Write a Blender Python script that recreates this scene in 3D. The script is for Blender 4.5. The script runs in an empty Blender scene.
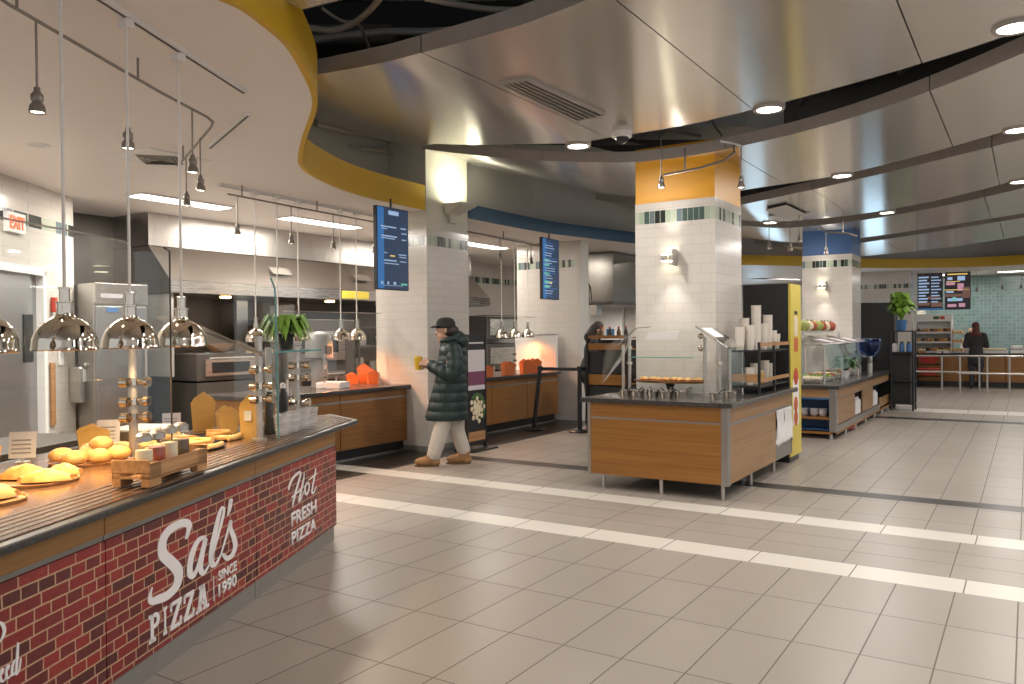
import bpy, math, random
from mathutils import Vector, Matrix
random.seed(7)
PI = math.pi
sc = bpy.context.scene
COL = sc.collection

# ------------------------------------------------------------------ camera
CAM_H = 1.50
FOC, YAW, PITCH, ROLL = 801.0, 0.572866, 0.009812, -0.008559
fw = Vector((-math.sin(YAW)*math.cos(PITCH), math.cos(YAW)*math.cos(PITCH), -math.sin(PITCH)))
r0 = Vector((math.cos(YAW), math.sin(YAW), 0)); u0 = r0.cross(fw)
rt = math.cos(ROLL)*r0 + math.sin(ROLL)*u0
up = -math.sin(ROLL)*r0 + math.cos(ROLL)*u0
EYE = Vector((0, 0, CAM_H))
cd = bpy.data.cameras.new('camera'); cam = bpy.data.objects.new('camera', cd); COL.objects.link(cam)
cd.sensor_width = 36; cd.lens = FOC*36/1024; cd.clip_end = 200
M3 = Matrix((rt, up, -fw)).transposed()
cam.matrix_world = Matrix.Translation(EYE) @ M3.to_4x4()
sc.camera = cam

# survey helpers: turn a sight line into a real point on a known plane
def ray(x, y): return (fw*FOC + rt*(x-512) - up*(y-342)).normalized()
def atZ(x, y, z): d = ray(x, y); return EYE + d*((z-CAM_H)/d.z)
def atX(x, y, X): d = ray(x, y); return EYE + d*(X/d.x)
def atY(x, y, Y): d = ray(x, y); return EYE + d*(Y/d.y)
def zat(y, p, x=None):
    d = ray(x if x is not None else 512, y)
    if x is None:
        q = p-EYE; x = 512+FOC*q.dot(rt)/q.dot(fw); d = ray(x, y)
    t = (p.x*d.x+p.y*d.y)/(d.x*d.x+d.y*d.y); return CAM_H+d.z*t
# the pizza counter's own frame: s along its front, t inwards
S0 = Vector((-3.214, 2.034, 0)); SD = Vector((-.4377, .8991, 0)); SN = Vector((.8991, .4377, 0))
SROT = math.atan2(SD.y, SD.x)
def SW(s, t, z=0): return S0 + SD*s - SN*t + Vector((0, 0, z))
def salZ(x, y, z): p = atZ(x, y, z)-S0; p.z = 0; return p.dot(SD), -p.dot(SN)

# ------------------------------------------------------------------ mesh builder
class MB:
    def __init__(s): s.v = []; s.f = []
    def add(s, vs, fs):
        n = len(s.v); s.v += [Vector(v) for v in vs]; s.f += [[n+i for i in f] for f in fs]; return s
    def box(s, x0, x1, y0, y1, z0, z1):
        return s.add([(x, y, z) for z in (z0, z1) for y in (y0, y1) for x in (x0, x1)],
                     [(0, 2, 3, 1), (4, 5, 7, 6), (0, 1, 5, 4), (2, 6, 7, 3), (0, 4, 6, 2), (1, 3, 7, 5)])
    def obox(s, c, ex, ey, ez):
        c, ex, ey, ez = Vector(c), Vector(ex), Vector(ey), Vector(ez)
        return s.add([c+ex*a+ey*b+ez*d for d in (-1, 1) for b in (-1, 1) for a in (-1, 1)],
                     [(0, 2, 3, 1), (4, 5, 7, 6), (0, 1, 5, 4), (2, 6, 7, 3), (0, 4, 6, 2), (1, 3, 7, 5)])
    def tube(s, pts, r, n=8, closed=False):
        pts = [Vector(p) for p in pts]; m = len(pts); rs = r if isinstance(r, (list, tuple)) else [r]*m
        rings = []; ref = None
        for i, p in enumerate(pts):
            d = ((pts[min(i+1, m-1)]-pts[max(i-1, 0)]) or Vector((0, 0, 1))).normalized()
            if ref is None: ref = Vector((0, 0, 1)) if abs(d.z) < .9 else Vector((1, 0, 0))
            a = d.cross(ref); a.normalize(); b = d.cross(a); ref = -b if b.dot(ref) < 0 else b
            rings.append([p+(a*math.cos(2*PI*k/n)+b*math.sin(2*PI*k/n))*rs[i] for k in range(n)])
        vs = [v for R in rings for v in R]
        fs = [(i*n+k, i*n+(k+1) % n, (i+1)*n+(k+1) % n, (i+1)*n+k) for i in range(m-1) for k in range(n)]
        fs += [tuple(range(n-1, -1, -1)), tuple((m-1)*n+k for k in range(n))]
        return s.add(vs, fs)
    def cyl(s, c, r, z0, z1, n=20, r1=None):
        return s.lathe([(0, z0), (r, z0), (r if r1 is None else r1, z1), (0, z1)], c, n)
    def lathe(s, prof, c=(0, 0), n=24, sx=1, sy=1):
        vs = []; m = len(prof)
        for r, z in prof:
            for k in range(n): a = 2*PI*k/n; vs.append((c[0]+r*sx*math.cos(a), c[1]+r*sy*math.sin(a), z))
        return s.add(vs, [(i*n+k, i*n+(k+1) % n, (i+1)*n+(k+1) % n, (i+1)*n+k) for i in range(m-1) for k in range(n)])
    def ell(s, c, rx, ry, rz, n=14, m=9, rot=None, wob=0, flat=None):
        vs = []
        for i in range(m+1):
            th = PI*i/m
            for k in range(n):
                ph = 2*PI*k/n; w = 1+(random.uniform(-wob, wob) if wob else 0)
                p = Vector((rx*w*math.sin(th)*math.cos(ph), ry*w*math.sin(th)*math.sin(ph), rz*w*math.cos(th)))
                if flat is not None: p.z = max(p.z, flat)
                if rot: p = rot @ p
                vs.append(Vector(c)+p)
        return s.add(vs, [(i*n+k, (i+1)*n+k, (i+1)*n+(k+1) % n, i*n+(k+1) % n) for i in range(m) for k in range(n)])
    def cap(s, p0, r0_, p1, r1_, n=14):
        p0, p1 = Vector(p0), Vector(p1); d = (p1-p0).normalized(); pts = []; rs = []
        for a in (85, 60, 30): pts.append(p0-d*r0_*math.sin(math.radians(a))); rs.append(r0_*math.cos(math.radians(a)))
        pts += [p0, p1]; rs += [r0_, r1_]
        for a in (30, 60, 85): pts.append(p1+d*r1_*math.sin(math.radians(a))); rs.append(r1_*math.cos(math.radians(a)))
        return s.tube(pts, rs, n)
    def prism(s, poly, z0, z1):
        n = len(poly)
        a = sum(poly[i][0]*poly[(i+1) % n][1]-poly[(i+1) % n][0]*poly[i][1] for i in range(n))
        if a < 0: poly = poly[::-1]
        return s.add([(x, y, z) for z in (z0, z1) for x, y in poly],
                     [tuple(range(n-1, -1, -1)), tuple(range(n, 2*n))]+[(i, (i+1) % n, n+(i+1) % n, n+i) for i in range(n)])
    def wallstrip(s, pts, z0, z1, th):   # upright band along a plan curve
        n = len(pts); P = [Vector((p[0], p[1], 0)) for p in pts]; vs = []
        for i in range(n):
            d = (P[min(i+1, n-1)]-P[max(i-1, 0)]).normalized(); o = Vector((d.y, -d.x, 0))*th
            for q, z in ((P[i]+o*.25, z0), (P[i]+o*.25, z1), (P[i]-o, z1), (P[i]-o, z0)): vs.append(q+Vector((0, 0, z)))
        fs = [(i*4+k, (i+1)*4+k, (i+1)*4+(k+1) % 4, i*4+(k+1) % 4) for i in range(n-1) for k in range(4)]
        fs += [(0, 1, 2, 3), ((n-1)*4+3, (n-1)*4+2, (n-1)*4+1, (n-1)*4)]
        return s.add(vs, fs)
    def ribbon(s, pts, y=0, th=.003, k_=1.65):    # brush stroke in the x-z plane: (x, z, width), letters k_ times wider than tall
        n0 = len(s.v)
        P = smooth([(a/k_, b, c) for a, b, c in pts], 6); n = len(P); L = []; R = []
        for i in range(n):
            a = Vector(P[max(i-1, 0)][:2]); b = Vector(P[min(i+1, n-1)][:2]); d = (b-a)
            d = d.normalized() if d.length else Vector((1, 0)); o = Vector((-d.y, d.x))*P[i][2]/2; c = Vector(P[i][:2])
            L.append(c+o); R.append(c-o)
        vs = [(q.x, yy, q.y) for yy in (y, y-th) for q in L+R]
        fs = []
        for i in range(n-1):
            fs += [(2*n+i, 2*n+i+1, 3*n+i+1, 3*n+i), (i, n+i, n+i+1, i+1), (i, i+1, 2*n+i+1, 2*n+i), (n+i, 3*n+i, 3*n+i+1, n+i+1)]
        # round both ends
        for j in (0, n-1):
            r = P[j][2]/2; c = P[j]
            k = 10; base = [(c[0]+r*math.cos(2*PI*q/k), yy, c[1]+r*math.sin(2*PI*q/k)) for yy in (y, y-th) for q in range(k)]
            s.add(base, [tuple(range(k)), tuple(range(2*k-1, k-1, -1))]+[(q, k+q, k+(q+1) % k, (q+1) % k) for q in range(k)])
        s.add(vs, fs)
        for v in s.v[n0:]: v.x *= k_
        return s
    def build(s, name, mat, parent=None, smooth=False, bev=0, loc=None):
        me = bpy.data.meshes.new(name); me.from_pydata([tuple(v) for v in s.v], [], s.f); me.materials.append(mat)
        if smooth:
            me.polygons.foreach_set('use_smooth', [True]*len(me.polygons))
            try: me.set_sharp_from_angle(angle=math.radians(42))
            except Exception: pass
        me.update()
        o = bpy.data.objects.new(name, me); COL.objects.link(o)
        if parent is not None: o.parent = parent
        if loc is not None: o.location = loc
        if bev:
            b = o.modifiers.new('edge', 'BEVEL'); b.width = bev; b.segments = 2; b.limit_method = 'ANGLE'
        return o

def smooth(pts, k):
    out = []; n = len(pts)
    for i in range(n-1):
        p0, p1, p2, p3 = pts[max(i-1, 0)], pts[i], pts[i+1], pts[min(i+2, n-1)]
        for j in range(k):
            t = j/k
            out.append(tuple(.5*((2*b)+(c-a)*t+(2*a-5*b+4*c-d)*t*t+(3*b-a-3*c+d)*t**3) for a, b, c, d in zip(p0, p1, p2, p3)))
    out.append(tuple(pts[-1])); return out

def tag(o, label, cat, group=None, kind=None):
    if label: o['label'] = label
    if cat: o['category'] = cat
    if group: o['group'] = group
    if kind: o['kind'] = kind
    return o
def T(name, label, cat, loc=(0, 0, 0), rz=0, group=None):
    o = bpy.data.objects.new(name, None); COL.objects.link(o); o.location = loc; o.rotation_euler = (0, 0, rz)
    o.empty_display_size = .1
    return tag(o, label, cat, group)
def st(name, mb, mat, **k):
    o = mb.build(name, mat, **k); o['kind'] = 'structure'; return o
def dup(root, loc, rz, label, group=None, scale=None):
    r = root.copy(); COL.objects.link(r); r.location = loc; r.rotation_euler = (0, 0, rz); r['label'] = label
    if group: r['group'] = group
    if scale: r.scale = (scale,)*3
    for ch in list(root.children):
        c = ch.copy(); COL.objects.link(c); c.parent = r
        for g in list(ch.children):
            d = g.copy(); COL.objects.link(d); d.parent = c
    return r
def pl(o, label): o['label'] = label; return o

# ------------------------------------------------------------------ materials
class E:   # small node arithmetic
    nt = None
    def __init__(s, k): s.k = k
    @staticmethod
    def op(o, *a):
        n = E.nt.nodes.new('ShaderNodeMath'); n.operation = o
        for i, x in enumerate(a):
            if isinstance(x, E): E.nt.links.new(x.k, n.inputs[i])
            else: n.inputs[i].default_value = x
        return E(n.outputs[0])
    def __add__(s, b): return E.op('ADD', s, b)
    def __sub__(s, b): return E.op('SUBTRACT', s, b)
    def __mul__(s, b): return E.op('MULTIPLY', s, b)
    def __truediv__(s, b): return E.op('DIVIDE', s, b)
    def __lt__(s, b): return E.op('LESS_THAN', s, b)
    def __gt__(s, b): return E.op('GREATER_THAN', s, b)
    def fr(s): return E.op('FRACT', s)
    def fl(s): return E.op('FLOOR', s)
    def mx(s, b): return E.op('MAXIMUM', s, b)
def base(name, col=(.5, .5, .5), rough=.5, metal=0, **kw):
    m = bpy.data.materials.new(name); m.use_nodes = True; b = m.node_tree.nodes['Principled BSDF']
    b.inputs['Base Color'].default_value = (*col, 1); b.inputs['Roughness'].default_value = rough; b.inputs['Metallic'].default_value = metal
    for k, v in kw.items(): b.inputs[k].default_value = v
    return m, m.node_tree, b
def coords(nt, kind='Object'):
    t = nt.nodes.new('ShaderNodeTexCoord'); s = nt.nodes.new('ShaderNodeSeparateXYZ'); nt.links.new(t.outputs[kind], s.inputs[0])
    E.nt = nt; return t, E(s.outputs[0]), E(s.outputs[1]), E(s.outputs[2])
def mixc(nt, fac, a, b):
    n = nt.nodes.new('ShaderNodeMix'); n.data_type = 'RGBA'
    for i, x in ((0, fac), (6, a), (7, b)):
        if isinstance(x, E): nt.links.new(x.k, n.inputs[i])
        elif hasattr(x, 'links'): nt.links.new(x, n.inputs[i])
        elif isinstance(x, tuple): n.inputs[i].default_value = (*x, 1) if len(x) == 3 else x
        else: n.inputs[i].default_value = x
    return n.outputs[2]
def noise(nt, vec, scale, detail=3, sx=1, sy=1, sz=1):
    mp = nt.nodes.new('ShaderNodeMapping'); mp.inputs['Scale'].default_value = (sx, sy, sz); nt.links.new(vec, mp.inputs[0])
    n = nt.nodes.new('ShaderNodeTexNoise'); n.inputs['Scale'].default_value = scale; n.inputs['Detail'].default_value = detail
    nt.links.new(mp.outputs[0], n.inputs['Vector']); return n.outputs['Fac']
def ramp(nt, fac, stops):
    n = nt.nodes.new('ShaderNodeValToRGB'); e = n.color_ramp.elements
    while len(e) < len(stops): e.new(.5)
    for x, (p, c) in zip(e, stops): x.position = p; x.color = (*c, 1)
    nt.links.new(fac.k if isinstance(fac, E) else fac, n.inputs[0]); return n.outputs[0]
def bump(nt, b, h, strength=.3, dist=.01):
    n = nt.nodes.new('ShaderNodeBump'); n.inputs['Strength'].default_value = strength; n.inputs['Distance'].default_value = dist
    nt.links.new(h.k if isinstance(h, E) else h, n.inputs['Height']); nt.links.new(n.outputs[0], b.inputs['Normal'])
def plain(name, col, rough=.5, metal=0, var=.12, scale=12, **kw):
    m, nt, b = base(name, col, rough, metal, **kw); t, x, y, z = coords(nt)
    f = noise(nt, t.outputs['Object'], scale)
    c = mixc(nt, E(f), tuple(max(0, v*(1-var)) for v in col), tuple(min(1, v*(1+var)) for v in col))
    nt.links.new(c, b.inputs['Base Color']); return m
def wood(name, c0, c1, rough=.4, axis='x'):
    m, nt, b = base(name, c0, rough); t, x, y, z = coords(nt)
    s = {'x': (1, 40, 40), 'y': (40, 1, 40), 'z': (40, 40, 1.5)}[axis]
    f = noise(nt, t.outputs['Object'], 1.2, 4, *s)
    nt.links.new(ramp(nt, f, [(.3, c0), (.7, c1)]), b.inputs['Base Color']); return m
def emit(name, col, st_):
    m, nt, b = base(name, (0, 0, 0), .5); b.inputs['Emission Color'].default_value = (*col, 1); b.inputs['Emission Strength'].default_value = st_; return m
def steel(name, col, rough, streak='x', amt=.06, metal=1):
    m, nt, b = base(name, col, rough, metal); t, x, y, z = coords(nt)
    s = {'x': (1, 60, 60), 'y': (60, 1, 60), 'z': (60, 60, 1)}[streak]
    f = E(noise(nt, t.outputs['Object'], 3, 3, *s)); r = f*amt*2+(rough-amt); nt.links.new(r.k, b.inputs['Roughness'])
    c = mixc(nt, f, tuple(v*.88 for v in col), tuple(min(1, v*1.1) for v in col)); nt.links.new(c, b.inputs['Base Color']); return m
def glass(name, tint=(.93, .98, .97), refl=1.0):
    m = bpy.data.materials.new(name); m.use_nodes = True; nt = m.node_tree; nt.nodes.clear()
    o = nt.nodes.new('ShaderNodeOutputMaterial'); tr = nt.nodes.new('ShaderNodeBsdfTransparent'); tr.inputs[0].default_value = (*tint, 1)
    g = nt.nodes.new('ShaderNodeBsdfGlossy'); g.inputs['Roughness'].default_value = .02; g.inputs[0].default_value = (refl, refl, refl, 1)
    lw = nt.nodes.new('ShaderNodeLayerWeight'); lw.inputs[0].default_value = .5; E.nt = nt   # Schlick, same from either face
    f = E.op('POWER', E(lw.outputs['Facing']), 5.0)*.9+.035
    mx = nt.nodes.new('ShaderNodeMixShader'); nt.links.new(f.k, mx.inputs[0]); nt.links.new(tr.outputs[0], mx.inputs[1]); nt.links.new(g.outputs[0], mx.inputs[2])
    nt.links.new(mx.outputs[0], o.inputs[0]); return m

def floor_mat():
    m, nt, b = base('floor_tile', rough=.3); t, x, y, z = coords(nt)
    g = nt.nodes.new('ShaderNodeNewGeometry'); s = nt.nodes.new('ShaderNodeSeparateXYZ'); nt.links.new(g.outputs['Position'], s.inputs[0])
    X, Y = E(s.outputs[0]), E(s.outputs[1])
    def inside(v, a, c): return (v > a)*(v < c)
    mid = inside(Y, 5.505, 6.455); far = Y > 8.03
    w1, w2 = inside(Y, 5.215, 5.505), inside(Y, 6.455, 6.745); k1 = inside(Y, 7.775, 8.03)
    w3, k3 = inside(Y, 16.5, 17.25), inside(Y, 15.0, 15.36)
    gw = .007
    ua, va = ((X+40.14)/.306).fr(), ((Y-5.215+62)/.62).fr()
    ga = (ua < gw/.306).mx(va < gw/.62)
    ub, vb = ((X+40.19)/.612).fr(), ((Y-5.505)/.317).fr()
    gb = (ub < gw/.612).mx(vb < gw/.317)
    uw = ((X+40.1)/.612).fr(); gwl = (uw < gw/.612)
    gf = (ua < gw/.306).mx(((Y-8.03)/.62).fr() < gw/.62)
    gn = ga*(mid*-1+1.0)+gb*mid
    band = w1+w2+w3; blk = k1+k3
    strip = (X < -6.02)*(X > -7.2)*(Y > 3.0)*(Y < 14.0)*((w1+w2)*-1+1.0)
    blk = blk.mx(strip)
    gn = gn*((band+blk)*-1+1.0).mx(0.0)+gwl*band
    idn = nt.nodes.new('ShaderNodeTexWhiteNoise'); cb = nt.nodes.new('ShaderNodeCombineXYZ')
    nt.links.new(((X+40.14)/.306).fl().k, cb.inputs[0]); nt.links.new(((Y-5.215+62)/.62).fl().k, cb.inputs[1]); nt.links.new(cb.outputs[0], idn.inputs[0])
    n1 = E(noise(nt, g.outputs['Position'], 1.3, 5)); n2 = E(idn.outputs[0])
    c = mixc(nt, n2*.5+n1*.5, (.295, .258, .222), (.345, .303, .262))
    c = mixc(nt, band, c, (.64, .60, .535)); c = mixc(nt, blk, c, (.035, .03, .027)); c = mixc(nt, gn, c, (.13, .105, .085))
    nt.links.new(c, b.inputs['Base Color'])
    r = n1*.14+.27+gn*.3; nt.links.new(r.k, b.inputs['Roughness'])
    return m
def tile_mat(name, mos=(2.65, 2.78), tw=.2, th=.1, col=(.575, .535, .49), green=False):
    m, nt, b = base(name, col, .18); t, x, y, z = coords(nt)
    g = nt.nodes.new('ShaderNodeNewGeometry'); s = nt.nodes.new('ShaderNodeSeparateXYZ'); nt.links.new(g.outputs['Position'], s.inputs[0])
    U = E(s.outputs[0])+E(s.outputs[1])+50.0; Z = E(s.outputs[2])
    row = (Z/th).fl(); uu = U/tw+row*.5
    gr = (uu.fr() < .012/tw*.5).mx((Z/th).fr() < .006/th)
    idn = nt.nodes.new('ShaderNodeTexWhiteNoise'); cb = nt.nodes.new('ShaderNodeCombineXYZ')
    nt.links.new(uu.fl().k, cb.inputs[0]); nt.links.new(row.k, cb.inputs[1]); nt.links.new(cb.outputs[0], idn.inputs[0])
    v = E(idn.outputs[0])
    c = mixc(nt, v, tuple(k*.975 for k in col), tuple(min(1, k*1.025) for k in col)); c = mixc(nt, gr, c, tuple(k*.86 for k in col))
    if mos:
        mk = (Z > mos[0])*(Z < mos[1]); cell = nt.nodes.new('ShaderNodeTexWhiteNoise'); cell.noise_dimensions = '1D'
        nt.links.new((U/.06).fl().k, cell.inputs['W'])
        mc = ramp(nt, cell.outputs[0], [(0, (.02, .025, .022)), (.24, (.06, .10, .09)), (.40, (.34, .40, .31)), (.62, (.42, .46, .37)), (.82, (.13, .17, .19)), (.92, (.45, .45, .38))])
        for e in nt.nodes[-1].color_ramp.elements if hasattr(nt.nodes[-1], 'color_ramp') else []: pass
        [n for n in nt.nodes if n.type == 'VALTORGB'][-1].color_ramp.interpolation = 'CONSTANT'
        seam = ((U/.06).fr() < .07); mc = mixc(nt, seam, mc, (.5, .5, .42))
        c = mixc(nt, mk, c, mc)
    nt.links.new(c, b.inputs['Base Color']); bump(nt, b, gr*-1.0, .25, .004)
    return m
def brick_mat():
    m, nt, b = base('printed_brick', rough=.42); t, x, y, z = coords(nt)
    H = .047; row = ((z+.013)/H).fl(); odd = ((row*.5).fr() > .25)
    w = odd*-.062+.148                                   # stretcher rows alternate with header rows
    n = E(noise(nt, t.outputs['Object'], 9, 4)); wx = x+n*.009+9.0
    uu = wx/w+row*.37; fx = uu.fr(); fz = ((z+.013)/H+n*.12-.06).fr()
    gr = (fx*w < .0065).mx(fz*H < .0065)
    idn = nt.nodes.new('ShaderNodeTexWhiteNoise'); cb = nt.nodes.new('ShaderNodeCombineXYZ')
    nt.links.new(uu.fl().k, cb.inputs[0]); nt.links.new(row.k, cb.inputs[1]); nt.links.new(cb.outputs[0], idn.inputs[0])
    v = E(idn.outputs[0]); k = E(noise(nt, t.outputs['Object'], 38, 5))
    c = ramp(nt, v*.75+k*.5-.12, [(0, (.045, .010, .010)), (.3, (.11, .012, .012)), (.6, (.20, .014, .014)), (.85, (.27, .022, .020)), (1, (.28, .07, .05))])
    c = mixc(nt, gr, c, mixc(nt, k, (.38, .21, .13), (.55, .36, .22)))
    nt.links.new(c, b.inputs['Base Color']); return m
def metal_ceiling():
    m, nt, b = base('brushed_ceiling_metal', (.60, .565, .53), .3, .9, Anisotropic=.85); t, x, y, z = coords(nt)
    f = E(noise(nt, t.outputs['Object'], 1.1, 2, 1.6, .5, 1)); g = E(noise(nt, t.outputs['Object'], 2.5, 3, 60, 1.2, 1))
    c = mixc(nt, g, (.70, .665, .625), (.74, .705, .665)); nt.links.new(c, b.inputs['Base Color'])
    r = f*.04+.20; nt.links.new(r.k, b.inputs['Roughness'])
    tv = nt.nodes.new('ShaderNodeCombineXYZ'); tv.inputs[1].default_value = 1; nt.links.new(tv.outputs[0], b.inputs['Tangent'])
    return m
def granite(name, a, bcol, rough):
    m, nt, b = base(name, a, rough); t, x, y, z = coords(nt); f = noise(nt, t.outputs['Object'], 120, 3)
    nt.links.new(ramp(nt, f, [(.42, a), (.62, bcol)]), b.inputs['Base Color']); return m
def bread_mat(name, a, c):
    m, nt, b = base(name, a, .55); t, x, y, z = coords(nt); f = noise(nt, t.outputs['Object'], 14, 4)
    nt.links.new(ramp(nt, f, [(.35, a), (.65, c)]), b.inputs['Base Color']); return m

M = {}
M['floor'] = floor_mat(); M['tile'] = tile_mat('white_wall_tile'); M['ptile'] = tile_mat('white_pillar_tile')
M['tile2'] = tile_mat('white_far_tile', (2.64, 2.76))
M['plaintile'] = tile_mat('cream_tile', None, .25, .12)
def teal_mat():
    m, nt, b = base('teal_tile', (.2, .3, .3), .15); t, x, y, z = coords(nt)
    gr = ((x/.1+500).fr() < .07).mx(((z)/.1).fr() < .07)
    idn = nt.nodes.new('ShaderNodeTexWhiteNoise'); cb = nt.nodes.new('ShaderNodeCombineXYZ')
    nt.links.new((x/.1+500).fl().k, cb.inputs[0]); nt.links.new((z/.1).fl().k, cb.inputs[1]); nt.links.new(cb.outputs[0], idn.inputs[0])
    c = mixc(nt, E(idn.outputs[0]), (.125, .192, .197), (.17, .248, .25)); c = mixc(nt, gr, c, (.24, .31, .30)); nt.links.new(c, b.inputs['Base Color']); return m
M['teal'] = teal_mat(); M['brick'] = brick_mat(); M['ceil'] = metal_ceiling()
M['lip'] = plain('panel_edge_grey', (.42, .38, .345), .45, .1)
M['soffit'] = plain('soffit_paint', (.86, .80, .75), .45, 0, .02, 2)
M['yellow'] = plain('yellow_paint', (.60, .36, .012), .45, 0, .05, 3)
M['orange'] = plain('amber_paint', (.74, .34, .012), .45, 0, .05, 3)
M['blue'] = plain('blue_paint', (.035, .085, .15), .5, 0, .05, 3)
M['cobalt'] = plain('cobalt_paint', (.035, .10, .26), .5, 0, .05, 3)
M['greywall'] = plain('grey_wall_paint', (.50, .485, .44), .6, 0, .04, 2)
M['plaster'] = plain('pale_plaster', (.60, .58, .50), .6, 0, .03, 2)
M['dark'] = plain('plenum_black', (.018, .017, .016), .8)
M['black'] = plain('black_paint', (.012, .012, .013), .4)
M['blackmatte'] = plain('black_matte', (.02, .02, .02), .7)
M['steel'] = steel('brushed_steel', (.55, .52, .49), .28, 'y')
M['hood'] = steel('hood_steel', (.52, .49, .46), .30, 'z', .10)
M['steelz'] = steel('upright_steel', (.55, .53, .50), .3, 'z')
M['chrome'] = base('polished_chrome', (.66, .59, .50), .06, 1)[0]
M['darksteel'] = steel('dark_steel', (.10, .088, .078), .42, 'x', .06, .5)
M['satin'] = plain('satin_rail_metal', (.5, .47, .43), .35, .8)
M['wood'] = wood('oak_veneer', (.23, .095, .018), (.34, .15, .032), .36)
M['woody'] = wood('oak_veneer_side', (.20, .085, .02), (.29, .13, .035), .36, 'y')
M['woods'] = wood('oak_band', (.24, .105, .018), (.37, .175, .04), .36)
M['lightwood'] = wood('pale_oak', (.28, .15, .06), (.37, .21, .095), .40, 'y')
M['rawwood'] = wood('rough_wood', (.30, .14, .05), (.48, .26, .11), .6)
M['granite'] = granite('dark_granite', (.014, .013, .012), (.045, .040, .037), .32)
M['greytop'] = granite('grey_granite', (.03, .028, .028), (.08, .075, .072), .2)
M['browntop'] = granite('brown_counter', (.12, .06, .032), (.20, .11, .062), .16)
M['toe'] = plain('toe_kick_grey', (.20, .185, .165), .45)
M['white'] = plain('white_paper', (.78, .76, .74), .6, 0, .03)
M['lavender'] = plain('card_white', (.62, .58, .60), .6, 0, .03)
M['ink'] = plain('printed_ink', (.36, .33, .36), .6)
M['whiteprint'] = plain('white_vinyl', (.76, .73, .72), .5, 0, .02)
M['kraft'] = plain('kraft_paper', (.66, .39, .11), .65, 0, .08, 20)
M['orangebox'] = plain('orange_carton', (.52, .13, .03), .55, 0, .08)
M['bread'] = bread_mat('bread_crust', (.62, .29, .06), (.86, .57, .22))
M['bread2'] = bread_mat('bread_brown', (.40, .18, .05), (.62, .34, .12))
M['cheese'] = bread_mat('pizza_cheese', (.62, .20, .05), (.85, .55, .16))
M['glass'] = glass('clear_glass', (.975, .992, .988)); M['glassedge'] = base('glass_edge', (.10, .28, .28), .1)[0]
M['plastic'] = glass('clear_plastic', (.97, .97, .97))
_n = M['plastic'].node_tree; _d = _n.nodes.new('ShaderNodeBsdfDiffuse'); _d.inputs[0].default_value = (.8, .8, .8, 1); _m = _n.nodes.new('ShaderNodeMixShader'); _m.inputs[0].default_value = .16
_o = [n for n in _n.nodes if n.type == 'OUTPUT_MATERIAL'][0]; _s = _o.inputs[0].links[0].from_socket; _n.links.new(_s, _m.inputs[1]); _n.links.new(_d.outputs[0], _m.inputs[2]); _n.links.new(_m.outputs[0], _o.inputs[0])
M['cup'] = plain('paper_cup', (.70, .64, .56), .6, 0, .03)
M['leaf'] = plain('leaf_green', (.17, .32, .035), .5, 0, .4, 30)
M['leafd'] = plain('leaf_dark_green', (.05, .12, .025), .5, 0, .4, 30)
M['fridgeyellow'] = plain('yellow_print', (.66, .52, .07), .35, 0, .05)
M['red'] = plain('red_print', (.50, .05, .03), .45); M['exitred'] = emit('exit_letters', (1, .12, .04), 2.2)
M['redfabric'] = plain('red_plastic', (.35, .03, .025), .5)
M['screen_dark'] = emit('screen_navy', (.02, .04, .085), 1); M['screen_blue'] = emit('screen_blue', (.03, .14, .36), 1)
M['screen_txt'] = emit('screen_text', (.36, .50, .72), .9); M['screen_txt2'] = emit('screen_text_green', (.15, .5, .35), 1)
M['screen_gold'] = emit('screen_text_gold', (.9, .6, .15), 1); M['screen_pink'] = emit('screen_text_pink', (.55, .28, .36), .9); M['screen_brown'] = emit('screen_photo_brown', (.15, .08, .06), 1)
M['tube'] = emit('fluorescent_lens', (1, .93, .84), 9); M['lens'] = emit('downlight_lens', (1, .93, .82), 14); M['warm'] = emit('warm_bulb', (1, .62, .25), 14)
M['spotlens'] = emit('spot_lens', (1, .88, .7), 12); M['sconcelens'] = emit('sconce_lens', (1, .95, .7), 14)
M['skin'] = plain('skin', (.50, .29, .20), .5, 0, .05); M['hair'] = plain('dark_hair', (.025, .016, .012), .6)
M['coat'] = plain('green_puffer_nylon', (.0055, .021, .020), .55, 0, .15, 18)
M['trousers'] = plain('pale_trousers', (.50, .46, .41), .8, 0, .08); M['boots'] = plain('tan_suede', (.30, .16, .065), .85, 0, .15)
M['cap'] = plain('black_cap', (.02, .018, .016), .8); M['cupyellow'] = plain('yellow_cup', (.62, .38, .02), .5)
M['fabric'] = plain('dark_coat', (.022, .023, .024), .8); M['scarf'] = plain('russet_scarf', (.10, .03, .022), .8); M['dkblue'] = plain('navy_skirt', (.025, .03, .04), .8)
M['pepper'] = plain('brown_spice', (.12, .07, .03), .7); M['cream'] = plain('cream_grain', (.7, .6, .42), .7)
M['purple'] = plain('plum_print', (.18, .05, .10), .6); M['soil'] = plain('soil', (.05, .035, .025), .9)
M['greydoor'] = steel('door_steel', (.42, .42, .43), .35, 'z')
M['bluepanel'] = plain('blue_laminate', (.04, .13, .30), .4)
M['olive'] = plain('produce_green', (.30, .33, .08), .55, 0, .5, 25); M['tomato'] = plain('produce_red', (.35, .07, .035), .5, 0, .4, 25)
M['trim'] = steel('trim_metal', (.42, .40, .38), .35, 'z')
M['terracotta'] = plain('burnt_orange', (.52, .11, .03), .5)
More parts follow.
